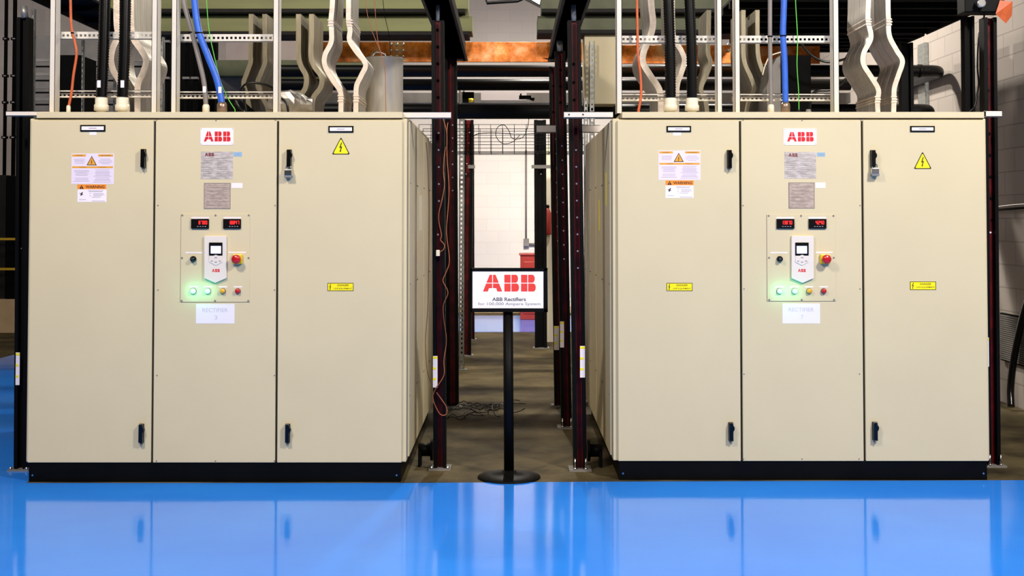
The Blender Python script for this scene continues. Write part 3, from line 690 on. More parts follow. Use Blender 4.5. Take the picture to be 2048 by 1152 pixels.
strap([(233, -80), (233, 40), (236, 70), (226, 95), (222, 118), (227, 142), (240, 165), (252, 200), (252, 240)], YF+.75, .45, .042, 'bent silver bus strap between the two left black conduits')
strap([(262, -80), (262, 40), (266, 75), (281, 98), (292, 120), (286, 145), (276, 168), (275, 200), (275, 240)], YF+.75, .45, .042, 'bright bent bus strap right of the left black conduits')
Y2 = YR+.55
strap([(1737, -80), (1737, 0), (1736, 40), (1742, 75), (1728, 105), (1727, 128), (1744, 156), (1757, 180), (1755, 205), (1757, 240)], Y2, .45, .033, 'wide bent silver strap at the right, bulging left', (1737, 45), (1755, 200))
strap([(1776, -80), (1776, 0), (1777, 40), (1779, 72), (1793, 100), (1805, 122), (1797, 150), (1789, 175), (1788, 200), (1787, 240)], Y2, .45, .033, 'rightmost bent silver strap, bulging right', (1778, 45), (1788, 200))
strap([(1302, -80), (1302, 0), (1306, 45), (1300, 75), (1288, 102), (1286, 125), (1300, 150), (1318, 178), (1322, 205), (1322, 240)], YR+.8, .5, .044, 'bent silver strap left of the right black conduits')
strap([(1345, -80), (1345, 50), (1350, 80), (1363, 102), (1369, 122), (1362, 148), (1354, 175), (1353, 240)], YR+.8, .5, .036, 'bent silver strap between the right black conduits')
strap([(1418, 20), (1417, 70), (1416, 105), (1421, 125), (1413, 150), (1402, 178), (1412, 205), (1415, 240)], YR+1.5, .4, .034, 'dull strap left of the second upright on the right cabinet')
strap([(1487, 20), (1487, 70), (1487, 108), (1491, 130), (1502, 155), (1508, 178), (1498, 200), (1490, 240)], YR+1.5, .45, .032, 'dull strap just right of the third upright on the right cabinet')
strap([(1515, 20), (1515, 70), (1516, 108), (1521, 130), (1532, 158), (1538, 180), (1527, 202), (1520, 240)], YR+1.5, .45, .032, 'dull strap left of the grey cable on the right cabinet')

# canister on the left cabinet
c = P(767, 223, 8.8); zt_ = P(767, 117, 8.8).z; ztop_ = ZL+.006
r = (P(806, 150, 8.8).x-P(728, 150, 8.8).x)/2
root = thing('metal_canister', (c.x, 8.8, ztop_), 'round brushed steel canister on the left cabinet under the copper bar', 'canister')
MB().lathe((c.x, 8.8, ztop_), [(r*.96, 0), (r, .01), (r, zt_-ztop_-.012), (r*1.015, zt_-ztop_-.01), (r*1.015, zt_-ztop_), (r*.9, zt_-ztop_), (0, zt_-ztop_+.004)], STEEL, 40).build('drum', root)
MB().tube(smoothpath([(c.x-.09, 8.75, zt_), (c.x-.05, 8.72, zt_+.035), (c.x+.01, 8.72, zt_+.025), (c.x+.03, 8.72, zt_)]), .006, CHROME, 8).build('lid_handle', root)
cable('brown_wire', [(746, -70), (753, 60), (763, 112), (770, 140), (771, 180), (772, 238)], 7.95, .0022, BROWNW, 'thin brown wire hanging before the canister, nearest its middle')
cable('brown_wire', [(725, -70), (735, 30), (752, 82), (765, 110)], 8.0, .002, BROWNW, 'thin brown wire sloping toward the canister rim')
cable('black_wire', [(760, -70), (768, 20), (778, 70), (781, 110)], 8.1, .002, SOOT, 'thin dark wire above the canister')

# dark box on the right cabinet
Yk = YR+1.2; root = thing('control_box', (P(1577, 223, Yk).x, Yk+.15, ZL), 'black and grey box on the right cabinet behind the blue cable', 'electrical box')
zt_ = P(1577, 110, Yk).z; x0, xm, x1 = P(1534, 110, Yk).x, P(1562, 110, Yk).x, P(1622, 110, Yk).x
MB().box(xm, x1, Yk, Yk+.3, ZLR+.003, zt_, SOOT).build('box_body', root, bevel=.008)
MB().prism([(x0, ZLR+.003), (xm, ZLR+.003), (xm, zt_), (x0+.07, zt_-.02), (x0+.02, zt_-.12), (x0, zt_-.25)], Yk+.01, Yk+.3, GREYP).build('side_cover', root, bevel=.004)
cable('white_cable', [(1525, 150), (1530, 132), (1540, 113), (1556, 106), (1566, 104)], Yk-.03, .005, IVORY, 'thin white cable arched over the grey box side')
# foil wrapped duct behind the left frame
m_ = MB(); random.seed(5); c = P(577, 205, 8.7)
prof = []
vs = []; n = 14; ks = 9
for i in range(ks):
    t = i/(ks-1)
    for j in range(n):
        a = 2*math.pi*j/n; rr = (.05+.06*math.sin(math.pi*min(1, t*1.05+.05)))*random.uniform(.88, 1.12)
        vs.append((c.x-.14+t*.32, 8.7+rr*math.cos(a), c.z-.02+rr*math.sin(a)))
fs = [(i*n+j, i*n+(j+1) % n, (i+1)*n+(j+1) % n, (i+1)*n+j) for i in range(ks-1) for j in range(n)]+[list(range(n)), list(range((ks-1)*n, ks*n))]
m_.add(vs, fs, ALU); tag(m_.build('foil_duct', None, loc=(c.x, 8.7, ZL)), 'crumpled silver foil duct lying behind the fourth upright on the left cabinet', 'duct')
m_ = MB(); c = P(470, 200, 8.86)
m_.prism([(c.x-.14, ZL), (c.x+.16, ZL), (c.x+.17, ZL+.1), (c.x+.06, ZL+.2), (c.x-.10, ZL+.28), (c.x-.13, ZL+.26)], 8.78, 8.94, SOOT); tag(m_.build('black_clamp_block', None, bevel=.01, loc=(c.x, 8.86, ZL)), 'black clamp block on the left cabinet behind the green wire', 'clamp')

# ---------------------------------------------------------------- posts
def post(bx, by, tx, ty, wpx, label, card=None, stub=None, dots_b=(), dots_w=(), w=None, core=.5, cx_off=0.0, group='dark red steel posts', bolts=False):
    """base pixel on floor, top pixel; stands upright (with the photo's slight lean)"""
    b = G(bx, by); Y = b.y; t = P(tx, ty, Y); W = w or wpx*Y/FPX; hw = W/2
    root = thing('steel_post', (b.x, Y, 0), label, 'post', group)
    z0 = .012
    def at(z): f = (z-z0)/(t.z-z0); return b.x+(t.x-b.x)*f
    def beam(m_, xa, xb, ya, yb, m):
        vs = []
        for z in (z0, t.z):
            for x, y in ((xa, ya), (xb, ya), (xb, yb), (xa, yb)): vs.append((at(z)+x, Y+y, z))
        m_.add(vs, [(0, 1, 2, 3), (4, 5, 6, 7), (0, 1, 5, 4), (1, 2, 6, 5), (2, 3, 7, 6), (3, 0, 4, 7)], m)
    m_ = MB(); beam(m_, -hw, -hw*.42, -.03, .055, BLACK); beam(m_, hw*.5, hw, -.03, .055, BLACK)  # on maroon posts the black flanks put side shadow into the colour
    m_.build('flange_channel', root)
    m_ = MB(); beam(m_, -hw*.42, hw*.5, .015, .05, MAROON if core else BLACK)
    for lst, m in ((dots_b, SOOT), (dots_w, WHITE)):
        for (px, py) in lst:
            c = P(px, py, Y+.012); m_.cyl((c.x, Y+.011, c.z), (c.x, Y+.02, c.z), .0105 if m is SOOT else .0062, m, 10)
    m_.build('web', root)
    m_ = MB(); m_.box(b.x-hw-.03, b.x+hw+.03, Y-.06, Y+.09, 0, .012, GREYP); bp_ = m_.build('base_plate', root)
    for sx in (-1, 1):
        x_ = b.x+sx*(hw-.008 if bolts else hw+.012); h = .085 if bolts else .03
        m_ = MB(); m_.cyl((x_, Y-.048, .012), (x_, Y-.048, h), .006, CHROME, 8); m_.lathe((x_, Y-.048, .012), [(.012, 0), (.012, .012), (0, .012)], CHROME, 6); m_.build('anchor_bolt', bp_)
    if stub:
        a_, b_, sw = stub; p0, p1 = P(tx, ty, Y), P(a_, b_, Y)
        MB().cyl((p0.x, Y+.01, p0.z), (p1.x, Y+.01, p1.z), sw, GALV, 14).build('threaded_jack', root)
    if card:
        a, b2, c2, d2 = card; p, q = P(a, b2, Y-.034), P(c2, d2, Y-.034); m_ = MB(); m_.box(p.x, q.x, Y-.036, Y-.031, q.z, p.z, WHITE)
        for k in range(3):
            zz = p.z-(p.z-q.z)*(.02+k*.34); m_.box(p.x, q.x-(.3*(q.x-p.x) if k else 0), Y-.0375, Y-.036, zz-.014, zz, YELL)
        m_.build('post_card', root)['label'] = 'white strip with yellow marks'
    return Y
def dl(x0, y0, x1, y1, n): return [(x0+(x1-x0)*k/(n-1), y0+(y1-y0)*k/(n-1)) for k in range(n)]
YP1 = post(880, 938, 875.5, 42, 25, 'dark red post nearest the left cabinet side, cable tied along it', (866, 712, 875, 775), (875.5, 8, .012),
     dl(875, 60, 876, 195, 5), dl(877, 266, 878, 402, 5)+[(876, 469), (895, 291), (895, 348), (894, 376), (894, 434), (894, 488), (894, 518)][:1], bolts=False)
post(905, 815, 901, 103, 25, 'dark red post standing second in the left row of the aisle', None, (892, 78, .022), dl(894, 122, 894, 208, 4), dl(905, 250, 905, 381, 6))
YL3 = post(932, 712, 937, 240, 20, 'dark red post far down the left row beside the silver strut', None, None, (), dl(939, 265, 932, 348, 5), core=1)
post(943, 680, 942, 250, 12, 'thin dark post at the far end of the left row', None, None, core=1)
YQ1 = post(1160, 940, 1148, 42, 26, 'dark red post nearest the right cabinet side, long anchor bolts', (1160, 692, 1170, 755), (1147, 9, .016),
     [(1147, 128), (1147, 165), (1148, 200)], dl(1152, 300, 1156, 536, 8), bolts=True)
YQ2 = post(1133, 856, 1120, 103, 21, 'dark red post standing second in the right row of the aisle', (1120, 643, 1128, 695), (1119, 78, .024), dl(1121, 140, 1121, 205, 3), dl(1124, 292, 1128, 518, 9), bolts=True)
post(1117, 813, 1106, 134, 16, 'dark red post third in the right row, top reddish', (1108, 652, 1118, 700), None, [(1107, 172), (1107, 224)], dl(1112, 278, 1116, 482, 8))
YR4 = post(1082, 697, 1080, 240, 24, 'black post behind the right edge of the sign', None, None, (), [(1082, 348)], core=0)
post(43, 940, 49, 36, 24, 'dark post at the left edge of the left cabinet', (32, 705, 39, 770), (46, 12, .022), (), [(40, 466), (41, 497)], core=0)
post(1985, 932, 1977, 36, 26, 'dark red post at the right edge of the right cabinet', (1971, 675, 1978, 733), None, dl(1973, 95, 1984, 440, 9), [(1981, 465)], bolts=True)
post(1945, 850, 1936, 33, 20, 'black post behind the right end of the right cabinet', None, None, core=0)
post(1822, 830, 1812, 86, 24, 'black post behind the rightmost bent strap', None, None, core=0)
# second column on the left front post (back to back)
# overhead beams running back over the posts
def overhead(xa, xb, ya, yb, z0, z1, label, par=None):
    m_ = MB(); m_.box(xa, xb, ya, yb, z0, z1, BLACK); m_.box(xa-.02, xb+.02, ya, yb, z0, z0+.008, BLACK)
    tag(m_.build('overhead_beam', None, loc=((xa+xb)/2, (ya+yb)/2, z0)), label, 'beam', 'black beams on the posts')
za = P(875, 10, YP1).z
overhead(P(852, 10, YP1).x, P(900, 10, YP1).x, YP1-.15, 10.7, za, za+.16, 'black beam running back over the left aisle posts')
zb_ = P(1148, 10, YQ1).z
overhead(P(1128, 10, YQ1).x, P(1172, 10, YQ1).x, YQ1-.15, 10.7, zb_, zb_+.16, 'black beam running back over the right aisle posts')
def hang(label, px0, px1, Y, z0, z1):
    p0, p1 = P(px0, 100, Y), P(px1, 100, Y); m_ = MB()
    m_.prism([(p0.x, z1), (p1.x, z1), (p1.x-.0, z0), (p0.x+.06, z0)], Y, Y+.012, BLACK); m_.box(p0.x+.06, p1.x, Y-.05, Y+.06, z0, z0+.012, BLACK)
    tag(m_.build('beam_bracket', None, loc=((p0.x+p1.x)/2, Y, z0)), label, 'bracket')
hang('black bracket under the left aisle beam', 893, 926, 10.45, P(1, 120, 10.45).z, za)
hang('black bracket under the right aisle beam', 1085, 1118, 10.45, P(1, 120, 10.45).z, zb_)
# galvanised perforated struts
def vstrut(px, y0, y1, wpx, Y, label, z0=None):
    ym = (y0+min(y1, 300))/2; p, q = P(px, ym, Y), P(px+wpx, ym, Y); p.z = P(px, y0, Y).z; q.z = P(px, y1, Y).z; m_ = MB(); zb = q.z if z0 is None else z0; W = q.x-p.x; t = .003
    x0, x1 = p.x, p.x+W; h = .010
    m_.box(x0, x0+W*.3, Y, Y+t, zb, p.z, GALV); m_.box(x1-W*.3, x1, Y, Y+t, zb, p.z, GALV); m_.box(x0, x0+t, Y, Y+.035, zb, p.z, GALV); m_.box(x1-t, x1, Y, Y+.035, zb, p.z, GALV)
    n = int((p.z-zb)/.05)
    for k in range(n): m_.box(x0+W*.3, x1-W*.3, Y, Y+t, zb+k*.05, zb+k*.05+.026, GALV)
    m_.box(x0-.03, x1+.03, Y-.03, Y+.06, zb, zb+.008, GALV)
    tag(m_.build('perforated_strut', None, loc=((x0+x1)/2, Y, zb)), label, 'strut', 'galvanised struts')
gy = G(926, 740).y
vstrut(918, 158, 740, 11, gy, 'galvanised perforated strut standing in the left row of the aisle', 0)
vstrut(1179, 82, 250, 10, 10.95, 'galvanised perforated strut in front of the tall beige box', 0)
vstrut(1168, 196, 262, 8, 10.6, 'short galvanised strut left of the tall beige box', 0)

# ---------------------------------------------------------------- overhead ducts, copper bar and pipes behind
YG = 11.0
def duct(a, b, c, d, Y, dep, m, label, flange=True):
    ym = (max(b, 0)+d)/2; p, q = P(a, ym, Y), P(c, ym, Y); p.z = P(a, b, Y).z; q.z = P(c, d, Y).z; m_ = MB(); m_.box(p.x, q.x, Y, Y+dep, q.z, p.z, m)
    if flange: m_.box(p.x, q.x-.03, Y-.02, Y+dep, q.z-.035, q.z, DGREY)
    tag(m_.build('bus_duct', None, bevel=.004, loc=((p.x+q.x)/2, Y+dep/2, q.z)), label, 'bus duct', 'green overhead ducts')
duct(205, -60, 936, 18, YG-.1, .35, GREEN, 'green overhead duct at the upper left, upper one')
duct(212, 31, 944, 63, YG, .35, GREEN, 'green overhead duct at the upper left, lower one')
duct(1083, -60, 1500, 18, YG-.1, .35, OLIVE, 'green overhead duct in a shaded tone at the upper right, upper one')  # right ducts: green with the overhead shade put into a darker colour
duct(1075, 31, 1500, 60, YG, .35, OLIVE, 'green overhead duct in a shaded tone at the upper right, lower one')
def plat(x0, x1, y0, y1, z, label, sg):
    root = thing('platform', ((x0+x1)/2, (y0+y1)/2, z), label, 'platform'); m_ = MB()
    m_.box(x0, x1, y0, y1, z, z+.02, SOOT)
    for k in range(6):
        y = y0+(y1-y0)*k/5; m_.box(x0, x1, y-.03, y+.03, z-.05, z, SOOT)
    m_.build('deck', root)
    xe = x1 if sg > 0 else x0; m_ = MB(); m_.box(min(xe, xe+sg*.012), max(xe, xe+sg*.012), y0, y1, z-.06, z+.10, DGREY); m_.build('edge_angle', root)
plat(1.75, 3.76, 9.2, 10.8, 3.36, 'black overhead platform at the upper right beside the block wall', 1)
plat(2.35, 3.76, 10.87, 12.0, 3.36, 'far section of the black overhead platform at the upper right', 1)
plat(-3.64, -3.3, 8.0, 10.8, 3.36, 'black overhead platform in the upper left corner', -1)
m_ = MB(); p, q = P(1925, 2, YR+.4), P(2005, 26, YR+.4); m_.box(p.x, q.x, YR+.36, YR+.5, q.z, p.z+.1, BLACK); m_.cyl((p.x+.09, YR+.35, q.z+.05), (p.x+.09, YR+.30, q.z+.05), .03, CHROME, 16)
br_ = tag(m_.build('beam_bracket', None, bevel=.006, loc=((p.x+q.x)/2, YR+.4, q.z)), 'black bracket with orange cap on top of the right edge post', 'bracket')
c = P(2008, 22, YR+.35); m_ = MB(); m_.add([(c.x-.03, YR+.34, c.z+.07), (c.x+.05, YR+.33, c.z+.06), (c.x+.055, YR+.36, c.z-.03), (c.x+.02, YR+.37, c.z-.08), (c.x-.06, YR+.34, c.z-.02), (c.x, YR+.45, c.z)], [(0, 1, 5), (1, 2, 5), (2, 3, 5), (3, 4, 5), (4, 0, 5), (0, 1, 2, 3, 4)], ORC)
m_.build('end_cap', br_)['label'] = 'orange end cap'
cable('black_cable', [(1966, 20), (1968, 35), (1958, 70), (1955, 130), (1957, 170), (1950, 210), (1940, 222)], YR+.5, .006, RUBBER, 'black cable curving down beside the right edge post')

YCu = 11.6
def rods(root, Y, z, px=(900, 1145)):
    for a in px:
        x = P(a, 100, Y).x; MB().cyl((x, Y, z-.01), (x, Y, 7.0), .006, BLACK, 8).build('hanger_rod', root)
def bar(a, b, c, d, Y, label, bolts=()):
    p, q = P(a, b, Y), P(c, d, Y); root = thing('copper_bar', ((p.x+q.x)/2, Y, q.z), label, 'busbar', 'copper bars')
    MB().box(p.x, q.x, Y, Y+.03, q.z, p.z, COPPER).build('bar', root, bevel=.003)
    rods(root, Y+.015, p.z, (900,) if b == 84 else (1460,))
    for (x, y) in bolts:
        c_ = P(x, y, Y); MB().lathe((c_.x, Y, c_.z), [(.018, 0), (.018, .012), (.010, .02), (0, .022)], CHROME, 6, 'y').build('bolt', root)
bar(643, 84, 1170, 124, YCu, 'long polished copper bar behind the canister and aisle posts', [(x, y) for x in (782, 794, 806) for y in (89, 101, 113)])
bar(1225, 90, 1640, 127, YCu, 'copper bar behind the right cabinet cables', [(1457, 90), (1457, 101)])
def pipe(y0, y1, Y, xa, xb, label, elbow=False, m=BLACK):
    r_ = abs(P(1, y0, Y).z-P(1, y1, Y).z)/2; z = (P(1, y0, Y).z+P(1, y1, Y).z)/2
    pts = [(P(xa, 150, Y).x, Y, z), (P(xb, 150, Y).x, Y, z)]
    if elbow:
        x = pts[1][0]; pts = [pts[0], (x-.14, Y, z)]+[(x-.14+.14*math.sin(a), Y+.14*(1-math.cos(a)), z) for a in [R(15*k) for k in range(1, 7)]]+[(x, Y+2.2, z)]
    root = thing('black_pipe', ((pts[0][0]+pts[1][0])/2, Y, z), label, 'pipe', 'black pipes behind')
    MB().tube(pts, r_, m, 24).build('pipe', root)
    rods(root, Y, z+r_)
    if elbow:
        MB().cyl((x-.20, Y, z), (x-.24, Y, z), r_*1.12, m, 24).build('coupling', root)
PIPEM = mat('pipe_black', (9, 9, 10), .4, var=.2, spec=.25)
pipe(130, 154, 11.9, 560, 1884, 'highest thick black pipe under the copper bar', True, PIPEM)
pipe(158, 181, 12.3, 560, 1700, 'middle black pipe below the highest one', False, PIPEM)
pipe(208, 238, 11.4, 560, 1862, 'lowest thick black pipe above the wire tray', True, PIPEM)
# grey equipment beam far behind, between the pipes
m_ = MB(); m_.pbox(560, 186, 1700, 206, 13.2, .02, GREYP, .2)
tag(m_.build('grey_beam', None, loc=(P(1130, 206, 13.2))), 'grey beam seen between the lower two black pipes', 'beam')
m_ = MB(); m_.pbox(962, 182, 1053, 201, 13.1, .02, WHITE, .05)
tag(m_.build('white_enclosure', None, loc=P(1007, 201, 13.1)), 'white panel on the grey beam above the aisle', 'panel')
m_ = MB(); c = P(1050, 198, 12.9); m_.pbox(1038, 192, 1062, 199, 12.9, .06, BLACK); m_.pbox(1040, 188, 1043, 199, 12.9, .05, BLACK); m_.cyl((c.x+.05, 12.87, c.z+.01), (c.x+.1, 12.87, c.z-.01), .02, BLACK, 10)
tag(m_.build('pipe_clamp', None, loc=c), 'black pipe clamp beside the white panel above the aisle', 'clamp')
m_ = MB(); m_.pbox(925, 185, 948, 206, 12.6, .05, BLACK, .05); c = P(942, 201, 12.5); m_.cyl((c.x, 12.5, c.z-.02), (c.x, 12.5, c.z+.02), .025, YELP, 12)
tag(m_.build('valve', None, loc=c), 'small black valve with a yellow cap beside the galvanised strut', 'valve')
# beige tall box
m_ = MB(); m_.pbox(1169, 69, 1232, 208, 11.05, 0, BEIGE, .35)
tag(m_.build('wall_box', None, bevel=.005, loc=P(1200, 208, 11.2)), 'tall plain beige box above the right cabinet corner', 'electrical box')

# wire basket tray
def wires(x0, x1, ya, yb, z0, z1, label):
    m_ = MB(); r_ = .0028
    n = int((x1-x0)/.1)
    for k in range(n+1):
        x = x0+(x1-x0)*k/n
        m_.tube([(x, ya, z1), (x, ya, z0), (x, yb, z0), (x, yb, z1)], r_, BLACK, 6)
    for k in range(5):
        z = z0+(z1-z0)*k/4
        m_.cyl((x0, ya, z), (x1, ya, z), r_, BLACK, 6)
        if k: m_.cyl((x0, yb, z), (x1, yb, z), r_, BLACK, 6)
    for k in range(1, 5):
        y = ya+(yb-ya)*k/4; m_.cyl((x0, y, z0), (x1, y, z0), r_, BLACK, 6)
    tag(m_.build('wire_tray', None, loc=((x0+x1)/2, (ya+yb)/2, z0)), label, 'cable tray')
Yw = 10.75
wires(P(838, 260, Yw).x, P(1172, 260, Yw).x, Yw, Yw+.5, P(1, 303, Yw).z, P(1, 249, Yw).z, 'black wire basket tray spanning the aisle below the lowest pipe')
c = P(1010, 268, Yw); m_ = MB()
m_.tube(smoothpath([P(a, b, Yw-.02) for a, b in ((1058, 234), (1055, 255), (1045, 275), (1025, 277), (1018, 262), (1008, 250), (995, 255), (992, 272), (1005, 287), (1025, 284), (1040, 270))]), .0035, RUBBER, 6)
tag(m_.build('cable_loop', None, loc=c), 'loose loop of black wire hanging on the basket tray', 'wire')
cable('black_wire', [(945, 275), (955, 268), (985, 266), (1040, 268), (1108, 266)], Yw-.01, .004, RUBBER, 'thin black wire lying along the basket tray')

# wires down the left aisle post
def wire(pts, Y, r_, m, label, name='brown_wire'):
    m_ = MB(); m_.tube(smoothpath([P(a, b, Y) for a, b in pts], 5), r_, m, 6); tag(m_.build(name, None, loc=P(*pts[0], Y)), label, 'wire')
wire([(889, 225), (887, 238), (893, 262), (894, 290), (890, 300), (887, 340), (889, 370), (884, 400), (878, 425), (878, 445), (883, 470), (881, 480), (889, 490), (886, 500), (875, 506)], YP1-.05, .0032, BROWNW, 'orange brown wire ending in a white plug on the left aisle post')
wire([(896, 245), (894, 262), (894, 310), (898, 375), (896, 420), (893, 465), (899, 520), (892, 545), (886, 562), (896, 585), (887, 610), (888, 640), (893, 680), (888, 720), (888, 750), (873, 775), (866, 790), (868, 805), (880, 828), (892, 829), (893, 815), (884, 800), (873, 785)], YP1-.052, .0032, BROWNW, 'long brown wire looping near the foot of the left aisle post')
wire([(852, 285), (855, 320), (858, 420), (856, 600), (851, 680), (854, 740), (862, 765)], YP1+.12, .0025, BROWNW, 'thin brown wire hanging beside the left cabinet side')
c = P(876, 506, YP1-.05); MBp = MB(); MBp.box(c.x-.012, c.x+.012, YP1-.065, YP1-.04, c.z-.02, c.z+.02, IVORY); tag(MBp.build('white_plug', None, bevel=.003, loc=c), 'small white plug at the end of the orange brown wire', 'plug')
# cable scraps on the aisle floor
random.seed(11)
m_ = MB(); g0 = G(955, 825)
for k in range(14):
    a = Vector((g0.x+random.uniform(-.08, .12), g0.y+random.uniform(-.25, .3), .01)); pts = [a]; an = random.uniform(0, 6.28)
    for j in range(6): an += random.uniform(-.7, .7); a = a+Vector((math.cos(an)*.07, math.sin(an)*.07, 0)); pts.append(Vector((a.x, a.y, .008+random.uniform(0, .05))))
    m_.tube(smoothpath(pts, 3), .004, RUBBER, 6)
tag(m_.build('tangled_wires', None, loc=(g0.x, g0.y, 0)), 'tangle of thin black wires on the floor beside the left aisle posts', 'wires', kind='stuff')

# ---------------------------------------------------------------- aisle background
Yb = FARY-.06
m_ = MB(); m_.cyl(P(1052, 300, Yb), P(1052, 480, Yb), .018, GREYP, 10); m_.pbox(1047, 477, 1058, 492, Yb, .04, GREYP); m_.cyl(P(1058, 488, Yb), P(1095, 489, Yb), .018, GREYP, 10)
tag(m_.build('wall_conduit', None, loc=P(1052, 490, Yb)), 'grey conduit with a socket box on the far white wall', 'conduit')
g = G(1075, 640); m_ = MB(); p = P(1041, 511, g.y); q = P(1100, 640, g.y); m_.box(p.x, q.x, g.y, g.y+.5, 0.004, p.z, REDB); m_.box(p.x-.02, q.x+.02, g.y-.02, g.y+.52, p.z, p.z+.03, REDB); m_.box(p.x+.05, q.x-.05, g.y-.012, g.y, .1, p.z-.1, REDB)
tag(m_.build('red_cabinet', None, bevel=.01, loc=((p.x+q.x)/2, g.y+.25, 0)), 'red tool cabinet before the far white wall, behind the sign', 'cabinet')
Ye = 16.0; c = P(1095, 450, Ye); root = thing('fire_extinguisher', (c.x, Ye, c.z-.2), 'red fire extinguisher between the black post and the paired posts', 'fire extinguisher')
MB().lathe((c.x, Ye, c.z-.13), [(.05, 0), (.055, .02), (.055, .28), (.03, .33), (.02, .36)], REDB, 16).build('cylinder', root)
MB().lathe((c.x, Ye, c.z+.22), [(.02, 0), (.03, .03), (.015, .05)], BLACK, 12).build('valve', root)
m_ = MB(); m_.box(c.x-.08, c.x+.2, Ye+.06, Ye+.16, 0, P(1, 290, Ye).z, IVORY); tag(m_.build('white_column', None, loc=(c.x+.06, Ye+.1, 0)), 'narrow white column carrying the fire extinguisher', 'column')
m_ = MB(); m_.pbox(936, 330, 950, 337, YL3-.032, .01, GREYP, 0); tag(m_.build('strut_bracket', None, loc=P(943, 337, YL3-.03)), 'small grey bracket on the left far post', 'bracket')
m_ = MB(); m_.pbox(1063, 330, 1105, 337, YR4-.031, .01, GREYP, 0); tag(m_.build('strut_bracket', None, loc=P(1084, 337, YR4-.03)), 'small grey bracket across the right far post', 'bracket')
# ceiling light and truss end above the aisle
root = thing('hanging_light', P(1070, 8, 14.0), 'hanging light fitting with black frame above the aisle', 'light')
m_ = MB(); m_.ppoly([(1058, -20), (1092, -20), (1083, 16), (1040, -6)], 14.0, 14.0, 14.05, BLACK); m_.build('housing', root)
m_ = MB(); m_.ppoly([(1066, -12), (1082, -12), (1079, 9), (1060, -2)], 14.0, 13.985, 14.0, E_LAMP); m_.build('diffuser', root)
m_ = MB(); m_.tube([P(972, -6, 14.3), P(974, 6, 14.3), P(1035, 2, 14.3), P(1062, -8, 14.3), P(1062, -30, 14.3)+Vector((0, 0, 2))], .02, BLACK, 8); tag(m_.build('hanging_pipe', None, loc=P(1010, 4, 14.3)), 'thin black pipe hanging above the aisle near the light', 'pipe')

# ---------------------------------------------------------------- left background
def panel(a, b, c, d, Y, dep, m, name, label, cat, group=None, floor=False, bev=.004):
    ym = (max(b, 0)+min(d, 400))/2; p, q = P(a, ym, Y), P(c, ym, Y); p.z = P(a, b, Y).z; q.z = P(c, d, Y).z; z0 = 0.003 if floor else q.z
    m_ = MB(); m_.box(p.x, q.x, Y, Y+dep, z0, p.z, m)
    return tag(m_.build(name, None, bevel=bev, loc=((p.x+q.x)/2, Y+dep/2, z0)), label, cat, group)
for k, (a, b) in enumerate(((7, 14), (24, 32))):
    Y = 17.75+k*.08; zb = P(1, 351, 17.4).z+.003; p, q = P(a, 200, Y), P(b, 200, Y); p.z = 6.9; xc = (p.x+q.x)/2; rr = (q.x-p.x)/2
    root = thing('black_conduit', (xc, Y, zb), ('leftmost thin black riser at the left edge', 'black riser right beside the left edge one')[k], 'conduit', 'black risers at the left edge')
    MB().cyl((xc, Y, zb), (xc, Y, p.z), rr, SOOT, 12).build('riser', root)
    for py in (78, 152, 205, 275): c = P(a, py, Y); m_ = MB(); m_.box(xc-rr*1.5, xc+rr*1.5, Y-rr*1.2, Y+rr, c.z-.02, c.z+.02, BLACK); m_.box(xc-rr*.7, xc+rr*.7, Y-rr*1.4, Y-rr*1.2, c.z-.008, c.z+.008, CHROME); m_.build('clamp', root)
panel(-60, 350, 12, 598, 17.4, .7, DGREY, 'machine_cabinet', 'dark machine cabinet far at the left edge behind the yellow railing', 'machine')
panel(-90, 598.5, 62, 662, 17.3, .9, SKIRT, 'machine_plinth', 'tan concrete plinth under the dark machine cabinets at the left edge', 'plinth', floor=True)
panel(13.5, 352, 60, 598, 17.35, .7, SOOT, 'machine_cabinet', 'black machine cabinet behind the left edge post', 'machine')
root = thing('yellow_railing', (P(0, 540, 17.1).x, 17.1, 0), 'yellow railing with two bars at the left edge', 'railing'); Y = 17.1
for py in (478, 538):
    p, q = P(-120, py-2.2, Y), P(60, py+2.2, Y); MB().box(p.x, q.x, Y-.02, Y+.02, q.z, p.z, YRAIL).build('bar', root)
for px in (-118, 58):
    p = P(px, 474, Y); MB().box(p.x-.02, p.x+.02, Y-.02, Y+.02, 0.0, p.z, YRAIL).build('railing_post', root)
# grey wall board behind the left cabinet top
panel(68, 70, 330, 330, 15.5, .1, GREYP, 'grey_partition', 'grey partition behind the left cabinet top', 'partition', bev=0, floor=True)
panel(330, 71, 432, 330, 14.6, .1, SOOT, 'dark_panel', 'dark panel behind the left grey and blue cables', 'panel', bev=0, floor=True)
for k, (a, b, c, d, lb) in enumerate(((115, 110, 160, 330, 'black rack unit behind the left orange cable'),)):
    panel(a, b, c, d, 13.0, .5, SOOT, 'equipment_rack', lb, 'rack', floor=True)
m_ = MB()
for a in (60, 300): c = P(a+5, 150, 14.1); m_.box(c.x-.03, c.x+.03, 14.04, 14.1, 0, P(1, 112, 14.1).z, SOOT)
for k, y in enumerate((118, 132, 146, 160, 172, 184, 196, 208)): m_.pbox(60, y, 310, y+(3 if k % 2 else 6), 14.0, .03, (GREYP, SOOT)[k % 2])
tag(m_.build('louvre_rack', None, loc=P(180, 212, 14.0)), 'rack of dark and grey horizontal slats behind the left conduits', 'rack')
for (a, w_, y0, Y, lb) in ((61, 7, 18, 10.5, 'galvanised strut close right of the left edge post'), (162, 4, 79, 10.7, 'thin galvanised strut right of the left orange cable'), (226, 4, 150, 10.8, 'thin galvanised strut between the left conduits'), (318, 8, 74, 9.6, 'galvanised strut between the first two upright frames')):
    vstrut(a, y0, 300, w_, Y, lb, 0 if Y > 10.2 else ZL)
